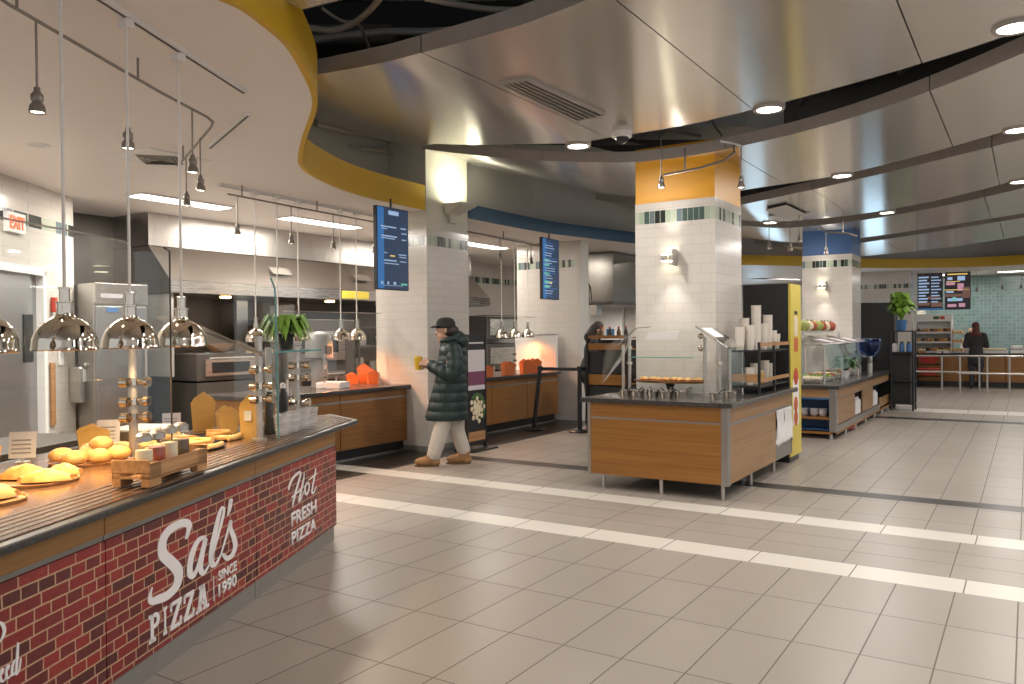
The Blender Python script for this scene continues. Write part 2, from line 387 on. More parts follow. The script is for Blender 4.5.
M['streakglow'] = emit('ceiling_streak_glow', (.55, .80, 1), 4); M['blueglass'] = glass('blue_glass', (.30, .50, .80)); M['darkhood'] = steel('dark_hood_steel', (.26, .245, .225), .24, 'z', .06, .9); M['groove'] = plain('dark_groove', (.045, .028, .02), .5); M['sidesteel'] = plain('side_sheet_steel', (.34, .325, .30), .4, .3); M['railmetal'] = plain('rail_bronze', (.24, .21, .185), .4, .6); M['cord'] = plain('white_cord', (.72, .68, .63), .5)
M['screen_black'] = emit('screen_black', (.018, .014, .016), 1)
M['cable'] = plain('pale_conduit', (.42, .37, .31), .6)

# ------------------------------------------------------------------ lights
def area(name, loc, w, col, sx, sy=None, rot=(0, 0, 0), spread=PI):
    d = bpy.data.lights.new(name, 'AREA'); d.energy = w; d.color = col; d.size = sx; d.spread = spread
    if sy: d.shape = 'RECTANGLE'; d.size_y = sy
    else: d.shape = 'DISK'
    o = bpy.data.objects.new(name, d); COL.objects.link(o); o.location = loc; o.rotation_euler = rot; return o
def spot(name, loc, w, col, ang, rot=(0, 0, 0), r=.03, blend=.6):
    d = bpy.data.lights.new(name, 'SPOT'); d.energy = w; d.color = col; d.spot_size = ang; d.spot_blend = blend; d.shadow_soft_size = r
    o = bpy.data.objects.new(name, d); COL.objects.link(o); o.location = loc; o.rotation_euler = rot; return o

# ================================================================== SETTING
SOF = 3.10
st('floor', MB().box(-14, 9, -5, 31, -.08, 0), M['floor'])
def zc(X): return 3.3+.57*max(0, (-3.5-X)/2.96)**1.3
def onceil(x, y):
    z = 3.4
    for i in range(60): p = atZ(x, y, z); z = .5*z+.5*zc(p.x)
    return p
ARC = dict(
    An=[(318, 74), (380, 63), (450, 45), (520, 25), (600, -5)],
    Af=[(340, 128), (380, 138), (440, 144), (520, 144), (600, 139), (680, 126), (760, 108), (860, 81), (960, 51), (1023, 30)],
    Bn=[(440, 151), (520, 159), (600, 162), (680, 157), (740, 146), (860, 115), (960, 79), (1023, 53)],
    Bf=[(469, 163), (550, 183), (600, 192), (634, 197), (745, 190), (850, 173), (940, 150), (1023, 126)],
    Cn=[(560, 193), (600, 201), (634, 205), (745, 199), (850, 183), (940, 161), (1023, 138)],
    Cf=[(742, 220), (808, 219.5), (900, 208), (960, 195), (1020, 179)],
    Dn=[(742, 225.5), (808, 225), (900, 215), (960, 203), (1023, 187)],
    Df=[(742, 238), (800, 239), (862, 239), (900, 235.6), (960, 225), (1023, 211)],
    En=[(742, 242), (800, 243.5), (862, 244), (900, 240), (960, 229.5), (1023, 215)],
    Ef=[(820, 255), (880, 254.5), (950, 247), (1023, 236)])
import numpy as np
CURVE = {}
for k_, a_ in ARC.items():
    P_ = np.array([list(onceil(*q))[:2] for q in a_]); o_ = np.argsort(P_[:, 0]); P_ = P_[o_]
    if k_[0] in 'CDE' and k_ != 'Ef':
        c_ = np.polyfit(P_[:, 0], P_[:, 1], 2)
        if c_[0] > -.02: c_ = np.append([-.05], np.polyfit(P_[:, 0], P_[:, 1]+.05*P_[:, 0]**2, 1))
        CURVE[k_] = (lambda X, c=c_: float(np.polyval(c, X)))
    else:
        def f_(X, P=P_):
            x, y = P[:, 0], P[:, 1]
            if X > x[-1]:
                m = (y[-1]-y[-2])/(x[-1]-x[-2]); return float(y[-1]+m*(X-x[-1])-.10*(X-x[-1])**2)
            if X < x[0]: m = (y[1]-y[0])/(x[1]-x[0]); return float(y[0]+np.clip(m, -.3, 1.2)*(X-x[0]))
            g = np.gradient(y, x); i = min(max(int(np.searchsorted(x, X))-1, 0), len(x)-2); h = x[i+1]-x[i]; t = (X-x[i])/h
            return float((2*t**3-3*t**2+1)*y[i]+(t**3-2*t**2+t)*h*g[i]+(-2*t**3+3*t**2)*y[i+1]+(t**3-t**2)*h*g[i+1])
        CURVE[k_] = f_
def ceil_panel(near, far, xs, xe, name, th=.11):
    n = max(4, int((xe-xs)/.12)); R = 10; mb = MB(); ml = MB(); rows = []
    for i in range(n+1):
        X = xs+(xe-xs)*i/n; a, b = near(X), far(X)
        if b < a+.02: b = a+.02
        rows.append([Vector((X, a+(b-a)*j/R, zc(X))) for j in range(R+1)])
    vs = [p for r in rows for p in r]; w = R+1
    mb.add(vs, [(i*w+j, i*w+j+1, (i+1)*w+j+1, (i+1)*w+j) for i in range(n) for j in range(R)])
    o = st(name, mb, M['ceil'], smooth=True)
    # upper skin and the grey edge band
    vt = [p+Vector((0, 0, th)) for p in vs]
    ml.add(vt, [(i*w+j, (i+1)*w+j, (i+1)*w+j+1, i*w+j+1) for i in range(n) for j in range(R)])
    for j in (0, R):
        q = [rows[i][j] for i in range(n+1)]; e = Vector((0, -.004 if j == 0 else .004, 0))
        ml.add([p+e-Vector((0, 0, .003)) for p in q]+[p+e+Vector((0, 0, th)) for p in q], [(i, i+1, n+2+i, n+1+i) if j == 0 else (i, n+1+i, n+2+i, i+1) for i in range(n)])
    l = ml.build('panel_edge', M['lip'], o); return o
SEAM = {'A': [-7.05, -3.25, -1.87, -.60, 1.2, 3.5, 7], 'B': [-6.9, -4.6, -2.5, -.62, 1.4, 3.6, 7], 'C': [-6.75, -4.2, -2.3, -.3, 2, 4.5, 7], 'D': [-6.75, -4.6, -2.6, -.5, 2, 7], 'E': [-6.75, -4.4, -2.4, -.4, 2, 7]}
for k_ in 'ABCDE':
    s_ = SEAM[k_]
    for i in range(len(s_)-1):
        ceil_panel(CURVE[k_+'n'], CURVE[k_+'f'], s_[i]+.004, s_[i+1]-.004, 'ceiling_panel')
# panel nearest the viewer, its far edge just in frame above the yellow curve
ceil_panel(lambda X: -2.0, lambda X: 3.13+.10*(X+3.1), -3.36, 1.0, 'ceiling_panel')
ceil_panel(lambda X: -2.0, lambda X: 3.5, 1.01, 7, 'ceiling_panel')
st('ceiling', MB().box(-14, 9, -5, 31, 4.75, 4.85), M['dark'])

FASC = [(-3.4, -2.0), (-3.28, 0), (-3.2, 2.0), (-3.2, 2.49), (-3.21, 2.6), (-3.26, 2.74), (-3.41, 3.06), (-3.71, 3.47), (-3.98, 3.79), (-4.2, 4.0), (-4.46, 4.21), (-4.86, 4.52), (-5.31, 4.89), (-5.71, 5.26), (-6.0, 5.69), (-6.31, 6.43), (-6.44, 7.14), (-6.48, 8.02)]
FS = smooth(FASC, 5)
st('ceiling_soffit', MB().prism(FS+[(-10.4, 8.02), (-10.4, -2)], SOF, SOF+.08), M['soffit'])
st('trim_1', MB().wallstrip(FS, SOF-.004, SOF+.31, .03), M['yellow'], smooth=True)
BLUE = smooth([(-6.44, 8.94), (-6.44, 9.96), (-6.38, 11.03), (-6.17, 12.01), (-5.89, 13.15), (-5.5, 14.6), (-5.1, 16.2)], 5)
st('ceiling_soffit_bay', MB().prism(BLUE+[(-10.4, 16.2), (-10.4, 8.02), (-7.37, 8.02), (-7.37, 8.94)], SOF, SOF+.08), M['soffit'])
st('trim_2', MB().wallstrip(BLUE, SOF-.004, SOF+.19, .03), M['blue'], smooth=True)
st('wall_upper', MB().box(-7.2, -7.1, -2, 8.02, SOF+.08, 4.75), M['greywall'])
st('wall_upper_bay', MB().prism([(-6.66, 8.93), (-6.66, 11.0), (-6.45, 12.2), (-6.2, 13.2), (-5.8, 14.8), (-5.4, 16.4), (-5.5, 16.4), (-6.3, 13.2), (-6.76, 11), (-6.76, 8.93)], SOF+.08, 4.75), M['greywall'])
# square column by the counters
st('column_1', MB().box(-7.33, -6.46, 8.02, 8.93, 0, 2.865), M['tile'])
st('column_1_upper', MB().box(-7.322, -6.468, 8.028, 8.922, 2.865, 4.75), M['plaster'])
st('baseboard_column', MB().box(-7.34, -6.45, 8.01, 8.94, 0, .07), M['toe'])
# pillar standing in the island
st('pillar_1', MB().box(-3.52, -2.65, 7.9, 8.77, 0, 2.866), M['ptile'])
st('pillar_1_upper', MB().box(-3.515, -2.655, 7.905, 8.765, 2.866, 3.45), M['orange'])
PX2, PY2 = -3.43, 15.0
st('pillar_2', MB().box(PX2, PX2+.84, PY2, PY2+.86, 0, 2.86), M['tile2'])
st('pillar_2_upper', MB().box(PX2+.005, PX2+.835, PY2+.005, PY2+.855, 2.86, 3.6), M['cobalt'])
# partition closing the second bay
st('wall_partition', MB().box(-7.75, -6.52, 12.2, 12.45, 0, SOF), M['tile'])
st('trim_3', MB().box(-6.52, -6.44, 12.19, 12.46, 0, SOF), M['greywall'])
# kitchen shell
st('wall_back', MB().box(-10.45, -10.3, 3, 18, 0, SOF), M['tile'])
wl = Vector((-.589, .808, 0)); wn = Vector((.808, .589, 0))
WA = Vector((-9.19, 5.0, 0))
def wallL(a, b, z0, z1, th=.16, off=0): # stretch of the slanting left wall, a..b measured back from its far end
    p, q = WA-wl*a+wn*off, WA-wl*b+wn*off
    return MB().prism([tuple(p[:2]), tuple(q[:2]), tuple((q-wn*th)[:2]), tuple((p-wn*th)[:2])], z0, z1)
st('wall_left', wallL(0, .66, 0, SOF), M['tile'])
st('wall_left_near', wallL(1.75, 6.5, 0, SOF), M['tile'])
st('wall_left_header', wallL(.66, 1.75, 2.22, SOF), M['tile'])
dr = st('door_1', wallL(.72, 1.69, .02, 2.16, .05, -.05), M['greydoor'])
wallL(.80, .98, 1.25, 1.75, .02, -.035).build('door_window', M['black'], dr, bev=.02)
fr_ = MB()
for a, b, z0, z1 in ((.66, .72, 0, 2.22), (1.69, 1.75, 0, 2.22), (.66, 1.75, 2.16, 2.24)):
    q = wallL(a, b, z0, z1, .2, .03); fr_.add(q.v, q.f)
st('trim_4', fr_, M['white'])
# far end
FARC = smooth([(-12, 15.8), (-8, 17.0), (-5.68, 19.07), (-4.68, 20.23), (-3.38, 22.02), (-1.68, 23.19), (-.09, 23.33), (3, 22.6), (8.5, 19)], 6)
st('wall_far', MB().box(-2.6, 9, 27, 27.15, 0, 3.6), M['teal'])
st('wall_far_cream', MB().box(-14, -2.6, 27, 27.15, 0, 3.6), M['plaintile'])
st('wall_far_stub', MB().box(-4.4, -2.62, 23.6, 24.0, 0, SOF), M['tile2'])
st('wall_upper_far', MB().wallstrip([(x, y+.35) for x, y in FARC], SOF+.25, 4.75, .05), M['lip'])
st('wall_far_return', MB().box(-2.70, -2.62, 24.0, 27, 0, SOF), M['plaster'])
FF = smooth([(-12, 15.8), (-8, 17.0), (-5.68, 19.07), (-4.68, 20.23), (-3.38, 22.02), (-1.68, 23.19), (-.09, 23.33), (3, 22.6), (8.5, 19)], 6)
st('trim_5', MB().wallstrip(FF, SOF, SOF+.24, .03), M['yellow'], smooth=True)
st('ceiling_soffit_far', MB().prism(FF+[(8.5, 27), (-12, 27)], SOF, SOF+.06), M['soffit'])
w_ = st('unseen_window_1', MB().box(-8.05, -7.25, 26.93, 26.99, .1, 2.6), M['white'])  # unseen glowing window, added to throw blue streaks on the ceiling metal
MB().box(-7.98, -7.32, 26.92, 26.93, .2, 2.5).build('unseen_glow_pane', M['streakglow'], w_)
w_ = st('unseen_window_2', MB().box(-3.82, -3.22, 23.52, 23.6, .3, 2.25), M['white'])  # second unseen window, added for the same ceiling streaks
MB().box(-3.76, -3.28, 23.51, 23.52, .4, 2.15).build('unseen_glow_pane', M['streakglow'], w_)
st('wall_bay_far', MB().box(-12, -10.3, 17.9, 18.1, 0, SOF), M['plaintile'])
st('wall_kitchen_far', MB().box(-10.3, -6.9, 17.0, 17.15, 0, SOF), M['plaintile'])

# ------------------------------------------------------------------ things in the ceiling
DL = [(578, 145, 'round downlight glowing in the ceiling gap beside the white dome camera'),
      (769, 108, 'round downlight in the first ceiling gap, straight above the amber-topped pillar corner'),
      (1015, 26, 'round downlight in the first ceiling gap near the top right corner of the photo'),
      (842, 175, 'round downlight in the second ceiling gap above the blue-topped pillar'),
      (1018, 129, 'round downlight at the right end of the second ceiling gap'),
      (887, 212, 'round downlight in the third ceiling gap, above right of the blue-topped pillar'),
      (1020, 181, 'round downlight at the right end of the third ceiling gap'),
      (770, 222, 'round downlight in the third ceiling gap, left of the blue-topped pillar')]
PROTO = None
for x, y, lab in DL:
    p = onceil(x, y); p.z = zc(p.x)-.02
    if PROTO is None:
        t = T('ceiling_downlight', lab, 'ceiling light', p, 0, 'downlights in the ceiling gaps')
        MB().lathe([(.095, .004), (.12, 0), (.125, .02), (.12, .2), (0, .2)], n=28).build('housing', M['lip'], t, smooth=True)
        MB().lathe([(0, .006), (.095, .006), (.095, .012), (0, .012)], n=28).build('lens', M['lens'], t)
        PROTO = t
    else: t = dup(PROTO, p, 0, lab)
    area('downlight_or_fill_glow', p-Vector((0, 0, .01)), 30, (1, .94, .88), .18)
for x, y in ((1.9, 4.6), (-1.6, 3.85), (.6, 3.9), (2.6, 2.2), (0.4, .8), (3.5, 6.5), (2.2, 9.5), (2.0, 13.5), (2, 18), (-2.6, 18.2)):  # added lamps without fixtures, continuing the downlights to light the room
    area('downlight_or_fill_glow', (x, y, 3.28), 28, (1, .94, .88), .2)
# supply grille let into the first big panel
vp = [onceil(*q) for q in ((500, 82), (527, 78), (604, 113), (577, 119))]
t = T('ceiling_vent', 'long slotted air grille set in the first metal ceiling panel', 'vent', (0, 0, 3.3))
def quad(a, b, c, d, z0, z1): return MB().prism([tuple(q[:2]) for q in (a, b, c, d)], z0, z1)
a, b, c, d = vp; q = quad(a, b, c, d, -.012, -.002); q.build('backing', M['black'], t)
fr_ = MB(); 
for p, r in ((a, b), (b, c), (c, d), (d, a)):
    e = (r-p).normalized(); o = Vector((-e.y, e.x, 0))*.012; fr_.prism([tuple((p-o)[:2]), tuple((r-o)[:2]), tuple((r+o)[:2]), tuple((p+o)[:2])], -.02, 0)
fr_.build('frame', M['lip'], t); sl = MB()
for k in range(1, 5):
    p, r = a.lerp(b, k/5), d.lerp(c, k/5); e = (r-p).normalized(); o = Vector((-e.y, e.x, 0))*.008
    sl.prism([tuple((p-o)[:2]), tuple((r-o)[:2]), tuple((r+o)[:2]), tuple((p+o)[:2])], -.022, -.008)
sl.build('slat', M['satin'], t)
# white dome camera
p = onceil(622, 132); t = T('dome_camera', 'small white dome security camera hanging in the ceiling gap', 'camera', (p.x, p.y, p.z-.1))
MB().lathe([(0, .13), (.085, .13), (.09, .06), (.085, .05), (0, .05)]).build('housing', M['white'], t, smooth=True)
MB().ell((0, 0, .05), .06, .06, .06, flat=-.06).build('dome', M['black'], t, smooth=True)
# pale conduits in the open plenum
def cable(pts, r, lab, mat='cable', nm='conduit', cat='cable', grp=None):
    return tag(MB().tube(smooth([tuple(p) for p in pts], 6), r, 8).build(nm, M[mat], smooth=True), lab, cat, grp)
def pz(x, y, z): return tuple(atZ(x, y, z))
cable([pz(300, 26, 3.75), pz(330, 30, 3.7), pz(352, 24, 3.7), pz(372, 8, 3.7), pz(384, -8, 3.7)], .022, 'thick pale cable curving up through the dark ceiling opening')
cable([pz(322, 8, 3.85), pz(340, 20, 3.8), pz(358, 24, 3.72), pz(366, 40, 3.7), pz(372, 56, 3.68)], .012, 'thin pale cable crossing the thick one in the dark ceiling opening')
cable([pz(425, -2, 3.6), pz(455, 4, 3.6), pz(490, 9, 3.6), pz(530, 9, 3.6), pz(566, 2, 3.6)], .02, 'pale curved pipe along the top of the dark ceiling opening')
cable([pz(310, 40, 4.0), pz(380, 32, 4.0), pz(450, 30, 4.0), pz(540, 14, 4.0)], .03, 'dark grey pipe deep inside the ceiling opening', 'lip', 'pipe', 'pipe')
tag(MB().obox(atZ(420, 25, 4.45), rt*1.3, Vector((.2, .35, 0)), (0, 0, .16)).build('air_duct', M['blackmatte'], bev=.02), 'large dark air duct above the nearest ceiling opening', 'duct')
tag(MB().obox(atZ(345, 42, 4.1), rt*.45, fw*.2, (0, 0, .1)).build('junction_rack', M['darksteel'], bev=.02), 'dark equipment rack in the left end of the ceiling opening', 'rack')
# the loose cables by the upper wall
wy = lambda x, y: atX(x, y, -7.02)
cable([wy(316, 124), wy(345, 131), wy(372, 136), wy(392, 140), wy(408, 139)], .035, 'fat pale hose lying along the top of the grey upper wall', 'cable', 'hose', 'cable')
cable([wy(360, 148), wy(385, 152), wy(398, 156), wy(409, 149), wy(414, 138)], .022, 'pale cable looping below the hose at the grey upper wall')
cable([wy(350, 146), wy(372, 150), wy(388, 146), wy(396, 138)], .012, 'thin cable beside the looped one at the grey upper wall')

# ------------------------------------------------------------------ rails, pendants, spots
def rail(name, pts, r, lab, mat='railmetal', stems=(), ztop=SOF):
    t = T(name, lab, 'lamp rail', pts[0])
    o = Vector(pts[0]); MB().tube([Vector(p)-o for p in pts], r, 8).build('rail', M[mat], t, smooth=True)
    for p in stems: MB().tube([Vector(p)-o, Vector((p[0], p[1], ztop))-o], r*.8, 6).build('hanger', M[mat], t)
    return t
ZR = 2.98
rp = [pz(-30, -22, ZR), pz(8, 4, ZR), pz(60, 34, ZR), pz(110, 63, ZR), pz(160, 92, ZR), pz(207, 117, ZR), pz(213, 122, ZR), pz(211, 127, ZR), pz(190, 152, ZR), pz(178, 166, ZR)]
rail('spot_rail', rp, .009, 'grey tube rail with a hooked end carrying spots over the pizza counter', stems=(pz(17, 10, ZR), pz(138, 79, ZR), pz(183, 160, ZR)))
rp2 = [pz(228, 194, ZR), pz(300, 208, ZR), pz(374, 222, ZR)]
rail('spot_rail', rp2, .010, 'straight tube rail carrying spots over the rear kitchen pass', stems=(pz(242, 197, ZR), pz(317, 211, ZR)))
SPOT = None
def pend_spot(top, zb, lab, grp, sc_=1):
    global SPOT
    L = top[2]-zb
    t = T('pendant_spotlight', lab, 'spotlight', (top[0], top[1], zb), 0, grp)
    MB().tube([(0, 0, .11), (0, 0, L)], .006, 6).build('stem', M['railmetal'], t)
    MB().lathe([(.0, .12), (.013, .12), (.015, .10), (.027, .085), (.027, .06), (.022, .05), (.034, .03), (.036, 0), (.029, .004)], n=16).build('lamp_housing', M['railmetal'], t, smooth=True)
    MB().lathe([(0, .006), (.029, .006)], n=16).build('lens', M['spotlens'], t)
for (x, y, yb, lab) in ((36, 20, 113, 'pendant spot nearest the viewer on the hooked rail'), (127, 72, 149, 'second pendant spot along the hooked rail, over the middle heat lamp'),
                        (192, 110, 173, 'third pendant spot on the hooked rail, just before its corner'), (200, 138, 191, 'pendant spot on the short leg of the hooked rail, right one'),
                        (186, 157, 206, 'pendant spot at the hooked rail tip, lowest of the cluster')):
    p = atZ(x, y, ZR); pend_spot(p, zat(yb, p), lab, 'spots on the hooked rail')
    spot('spot_glow', (p.x, p.y, zat(yb, p)-.01), 14, (1, .85, .65), 1.2)
for i, (x, y, yb) in enumerate(((237, 196, 235), (291, 206, 244), (333, 214, 249), (374, 222, 253))):
    p = atZ(x, y, ZR); pend_spot(p, zat(yb, p), ['first', 'second', 'third', 'last'][i]+' pendant spot from the left on the rear kitchen rail', 'spots on the rear kitchen rail')
# white tracks on the soffit
def track(pts, lab):
    t = T('ceiling_track', lab, 'ceiling track', pts[0]); o = Vector(pts[0]); mb = MB()
    for a, b in zip(pts, pts[1:]):
        a, b = Vector(a)-o, Vector(b)-o; e = (b-a).normalized(); n = Vector((-e.y, e.x, 0)); mb.obox((a+b)/2-Vector((0, 0, .014)), (b-a)/2, n*.02, (0, 0, .014))
    mb.build('track_body', M['white'], t); sl = MB()
    for a, b in zip(pts, pts[1:]):
        a, b = Vector(a)-o, Vector(b)-o; e = (b-a).normalized(); n = Vector((-e.y, e.x, 0)); sl.obox((a+b)/2-Vector((0, 0, .029)), (b-a)/2, n*.006, (0, 0, .002))
    sl.build('slot', M['black'], t)
track([SW(-1.2, .36, SOF), SW(1.72, .33, SOF)], 'long white ceiling track holding the near row of heat lamps')
track([atZ(248, 112, SOF), atZ(210, 145, SOF)], 'short white ceiling track at an angle past the long one')
track([(-7.08, 5.38, SOF), (-7.28, 8.0, SOF)], 'pale ceiling track holding the rear row of heat lamps')
HL = None
def heat_lamp(loc, R, zb, lab, grp, first=False):
    # loc on the ceiling; R dome radius; zb rim height
    t = T('heat_lamp', lab, 'heat lamp', (loc[0], loc[1], zb), 0, grp); h = R*1.02
    pr = [(R, 0), (R*1.03, .004), (R*1.0, .02)]+[(R*math.cos(a), .02+h*math.sin(a)) for a in [x*PI/2/10 for x in range(1, 10)]]
    k = [p for p in pr if p[0] > R*.27]
    top = k[-1][1]
    prof = k+[(R*.27, top+.01), (R*.27, top+.02), (R*.24, top+.02), (R*.24, top+.06), (R*.29, top+.062), (R*.29, top+.068), (R*.17, top+.07), (R*.17, top+.12), (R*.2, top+.121), (R*.2, top+.13), (.0, top+.135)]
    MB().lathe(prof, n=36).build('dome_shade', M['chrome'], t, smooth=True)
    MB().lathe([(R*.985, .002)]+[(R*.97*math.cos(a), .015+h*.97*math.sin(a)) for a in [x*PI/2/8 for x in range(1, 9)]], n=28).build('dome_lining', M['satin'], t, smooth=True)
    MB().ell((0, 0, .08), R*.4, R*.4, .07).build('bulb', M['warm'], t, smooth=True)
    MB().tube([(0, 0, top+.12), (0, 0, SOF-zb-.03)], .0075, 8).build('cord', M['cord'], t)
    MB().box(-.035, .035, -.025, .025, SOF-zb-.07, SOF-zb-.027).build('track_adapter', M['white'], t, bev=.006)
    return t
names_ = ['chrome dome heat lamp cut off by the left edge of the photo', 'largest chrome dome heat lamp, second from the left over the bread', 'chrome dome heat lamp above the wooden condiment crate', 'chrome dome heat lamp right of the crate, last of the near row']
for i, s in enumerate((-.47, .01, .49, .975)):
    p = SW(s, .36)
    heat_lamp(p, .131, 1.445, names_[i], 'near row of heat lamps')
    spot('heat_glow', (p.x, p.y, 1.47), 66, (1, .66, .30), 2.2, r=.05)
names_ = ['first', 'second', 'third', 'fourth', 'last']
for i, x in enumerate((256, 278, 299, 341, 357)):
    p = atX(x, 337, -7.08-.2*i/4)
    heat_lamp(p, .118, 1.44, names_[i]+' chrome heat lamp from the left in the rear row', 'rear row of heat lamps')
    if i in (1, 3, 4): spot('heat_glow', (p.x, p.y, 1.47), 60, (1, .34, .12), 2.6, r=.05)
# ceiling strips in the kitchen
for (x0, y0, x1, y1, lab) in ((127, 195, 226, 207, 'long fluorescent ceiling strip left of the kitchen hood front'), (281, 217, 356, 227, 'long fluorescent ceiling strip right, near the menu screen')):
    a, b = atZ(x0, y0, SOF), atZ(x1, y1, SOF); a.x = b.x = -8.36; m_ = (a+b)/2; L = (b-a).length
    t = T('fluorescent_fixture', lab, 'ceiling light', m_, 0, 'kitchen ceiling strips')
    MB().box(-.16, .16, -L/2-.03, L/2+.03, -.018, -.002).build('frame', M['white'], t)
    MB().box(-.13, .13, -L/2, L/2, -.024, -.016).build('diffuser', M['tube'], t)
    area('strip_or_fill_glow', m_-Vector((0, 0, .03)), 100, (1, .93, .84), .25, L)
a = atX(500, 248, -8.4)
t = T('fluorescent_fixture', 'fluorescent ceiling strip seen past the column, over the second bay', 'ceiling light', (-8.2, 11.6, SOF), 0, 'kitchen ceiling strips')
MB().box(-.16, .16, -.85, .85, -.018, -.002).build('frame', M['white'], t); MB().box(-.13, .13, -.8, .8, -.024, -.016).build('diffuser', M['tube'], t)
area('strip_or_fill_glow', (-8.2, 11.6, SOF-.03), 55, (1, .93, .84), .25, 1.6)
area('strip_or_fill_glow', (-8.6, 14.9, SOF-.03), 40, (1, .93, .84), .25, 1.2)
area('strip_or_fill_glow', (-7.0, 3.0, SOF-.03), 110, (1, .93, .84), .25, 1.2)  # added lamp without a fixture, out of view, brightening the soffit
# square diffuser and round recessed lights in the soffit
p = atZ(160, 158, SOF); t = T('square_diffuser', 'square ceiling air diffuser behind the rail spots', 'vent', p, 0)
MB().prism([(-.3, -.3), (.3, -.3), (.3, .3), (-.3, .3)], -.012, -.001).build('plate', M['white'], t)
mb = MB()
for k in range(4): r = .24-.06*k; mb.lathe([(r, -.013), (r-.03, -.03), (r-.032, -.03)], n=4)
mb.build('louver', M['toe'], t)
for x, y, lab in ((38, 145, 'round recessed downlight in the soffit, left of the pendant spots'), ):
    p = atZ(x, y, SOF); t = T('recessed_light', lab, 'ceiling light', p)
    MB().lathe([(.06, -.002), (.09, -.006), (.095, -.001)], n=24).build('trim_ring', M['white'], t); MB().lathe([(0, -.003), (.06, -.003)], n=24).build('lens', M['satin'], t)

# ================================================================== PIZZA COUNTER
def sal_thing(name, label, cat, s=0, t=0, z=0, group=None, rz=0): return T(name, label, cat, SW(s, t, z), SROT+rz, group)
def text_obj(txt, x0, x1, z0, z1, y, mat, parent, name='lettering', bold=.03, shear=0, thick=.003, facing=1):
    """letters standing in the local x-z plane, read from the -y side, fitted to the box x0..x1 by z0..z1"""
    c = bpy.data.curves.new(name, 'FONT'); c.body = txt; c.offset = bold; c.shear = shear; c.resolution_u = 3
    o = bpy.data.objects.new(name, c); COL.objects.link(o); bpy.context.view_layer.update()
    me = bpy.data.meshes.new_from_object(o.evaluated_get(bpy.context.evaluated_depsgraph_get()))
    bpy.data.objects.remove(o); 
    xs = [v.co.x for v in me.vertices]; ys = [v.co.y for v in me.vertices]; ax, bx, ay, by = min(xs), max(xs), min(ys), max(ys)
    for v in me.vertices:
        v.co = Vector((x0+(v.co.x-ax)/(bx-ax)*(x1-x0), y, z0+(v.co.y-ay)/(by-ay)*(z1-z0)))
    me.materials.clear(); me.materials.append(mat)
    w = bpy.data.objects.new(name, me); COL.objects.link(w); w.parent = parent
    s = w.modifiers.new('thick', 'SOLIDIFY'); s.thickness = thick; s.offset = 0
    return w
def strokes(zoom, ox, oy, k, t_=0):   # brush strokes read off the panel face: pixel path -> metres on the panel
    out = []
    for x, y, w in zoom:
        d = ray(ox+x/k, oy+y/k); tt = (S0-EYE).dot(SN)/d.dot(SN); p = EYE+d*tt; dep = (p-EYE).dot(fw)
        out.append(((p-S0).dot(SD), p.z, w/k*dep/FOC*.95))
    return out
labels = ['pizza counter front panel nearest the viewer, cut by the bottom left corner', 'middle pizza counter cabinet with the large white script name on its brick face', 'far end pizza counter cabinet with the white FRESH PIZZA lettering']
RNG = [(-2.3, -.268), (-.262, 1.107), (1.113, 2.455)]
panels = []
for (a, b), lab in zip(RNG, labels):
    t = sal_thing('counter_cabinet', lab, 'counter', 0, 0, 0, 'brick-faced pizza counter cabinets')
    if b > 2: MB().prism([(a, .03), (b, .03), (2.72, .34), (2.2, .58), (1.5, 1.02), (a, 1.02)], .11, .83).build('carcass', M['wood'], t)
    else: MB().box(a, b, .03, 1.02, .11, .83).build('carcass', M['blackmatte'], t)
    p = MB().box(a, b, 0, .028, .108, .688).build('brick_panel', M['brick'], t); panels.append(p)
    MB().box(a, b, .002, .028, .712, .83).build('wood_band', M['woods'], t, bev=.002)
    MB().box(a, b, .008, .028, .69, .71).build('metal_strip', M['toe'], t)
    if b > 2: MB().prism([(a, .012), (b-.02, .012), (2.66, .34), (2.1, .52), (a, .9)], 0, .107).build('toe_kick', M['toe'], t)
    else: MB().box(a, b, .012, .9, 0, .107).build('toe_kick', M['toe'], t)
K1 = (140, 490, 4.2727); K2 = (280, 460, 7.6); K3 = (0, 600, 8.15)
SALS = [[(208, 190, 6), (196, 205, 14), (205, 175, 22), (207, 150, 30), (190, 140, 34), (160, 148, 36), (125, 170, 40), (100, 205, 42), (92, 245, 42), (100, 280, 44), (130, 308, 46), (158, 340, 46), (163, 375, 44), (150, 415, 44), (115, 450, 42), (75, 467, 38), (48, 474, 28), (40, 455, 16), (50, 418, 7)],
        [(276, 200, 14), (248, 215, 24), (224, 262, 30), (212, 315, 30), (212, 358, 28), (228, 366, 22), (245, 325, 16), (262, 262, 16), (275, 210, 16)], [(278, 215, 20), (262, 280, 26), (256, 335, 26), (270, 356, 18), (294, 318, 9)],
        [(296, 320, 8), (318, 240, 14), (345, 140, 16), (356, 90, 14), (347, 76, 14), (334, 110, 22), (318, 180, 26), (304, 250, 28), (303, 310, 27), (320, 318, 18), (340, 282, 9)],
        [(340, 285, 8), (365, 200, 11), (384, 132, 14), (384, 165, 20), (398, 205, 24), (404, 240, 26), (392, 276, 24), (370, 292, 20), (352, 276, 14)],
        [(384, 48, 24), (379, 80, 20), (371, 108, 8)]]
mb = MB()
for i_, s in enumerate(SALS): mb.ribbon(strokes(s, *K1), -.0005*i_)
mb.build('script_lettering', M['whiteprint'], panels[1])
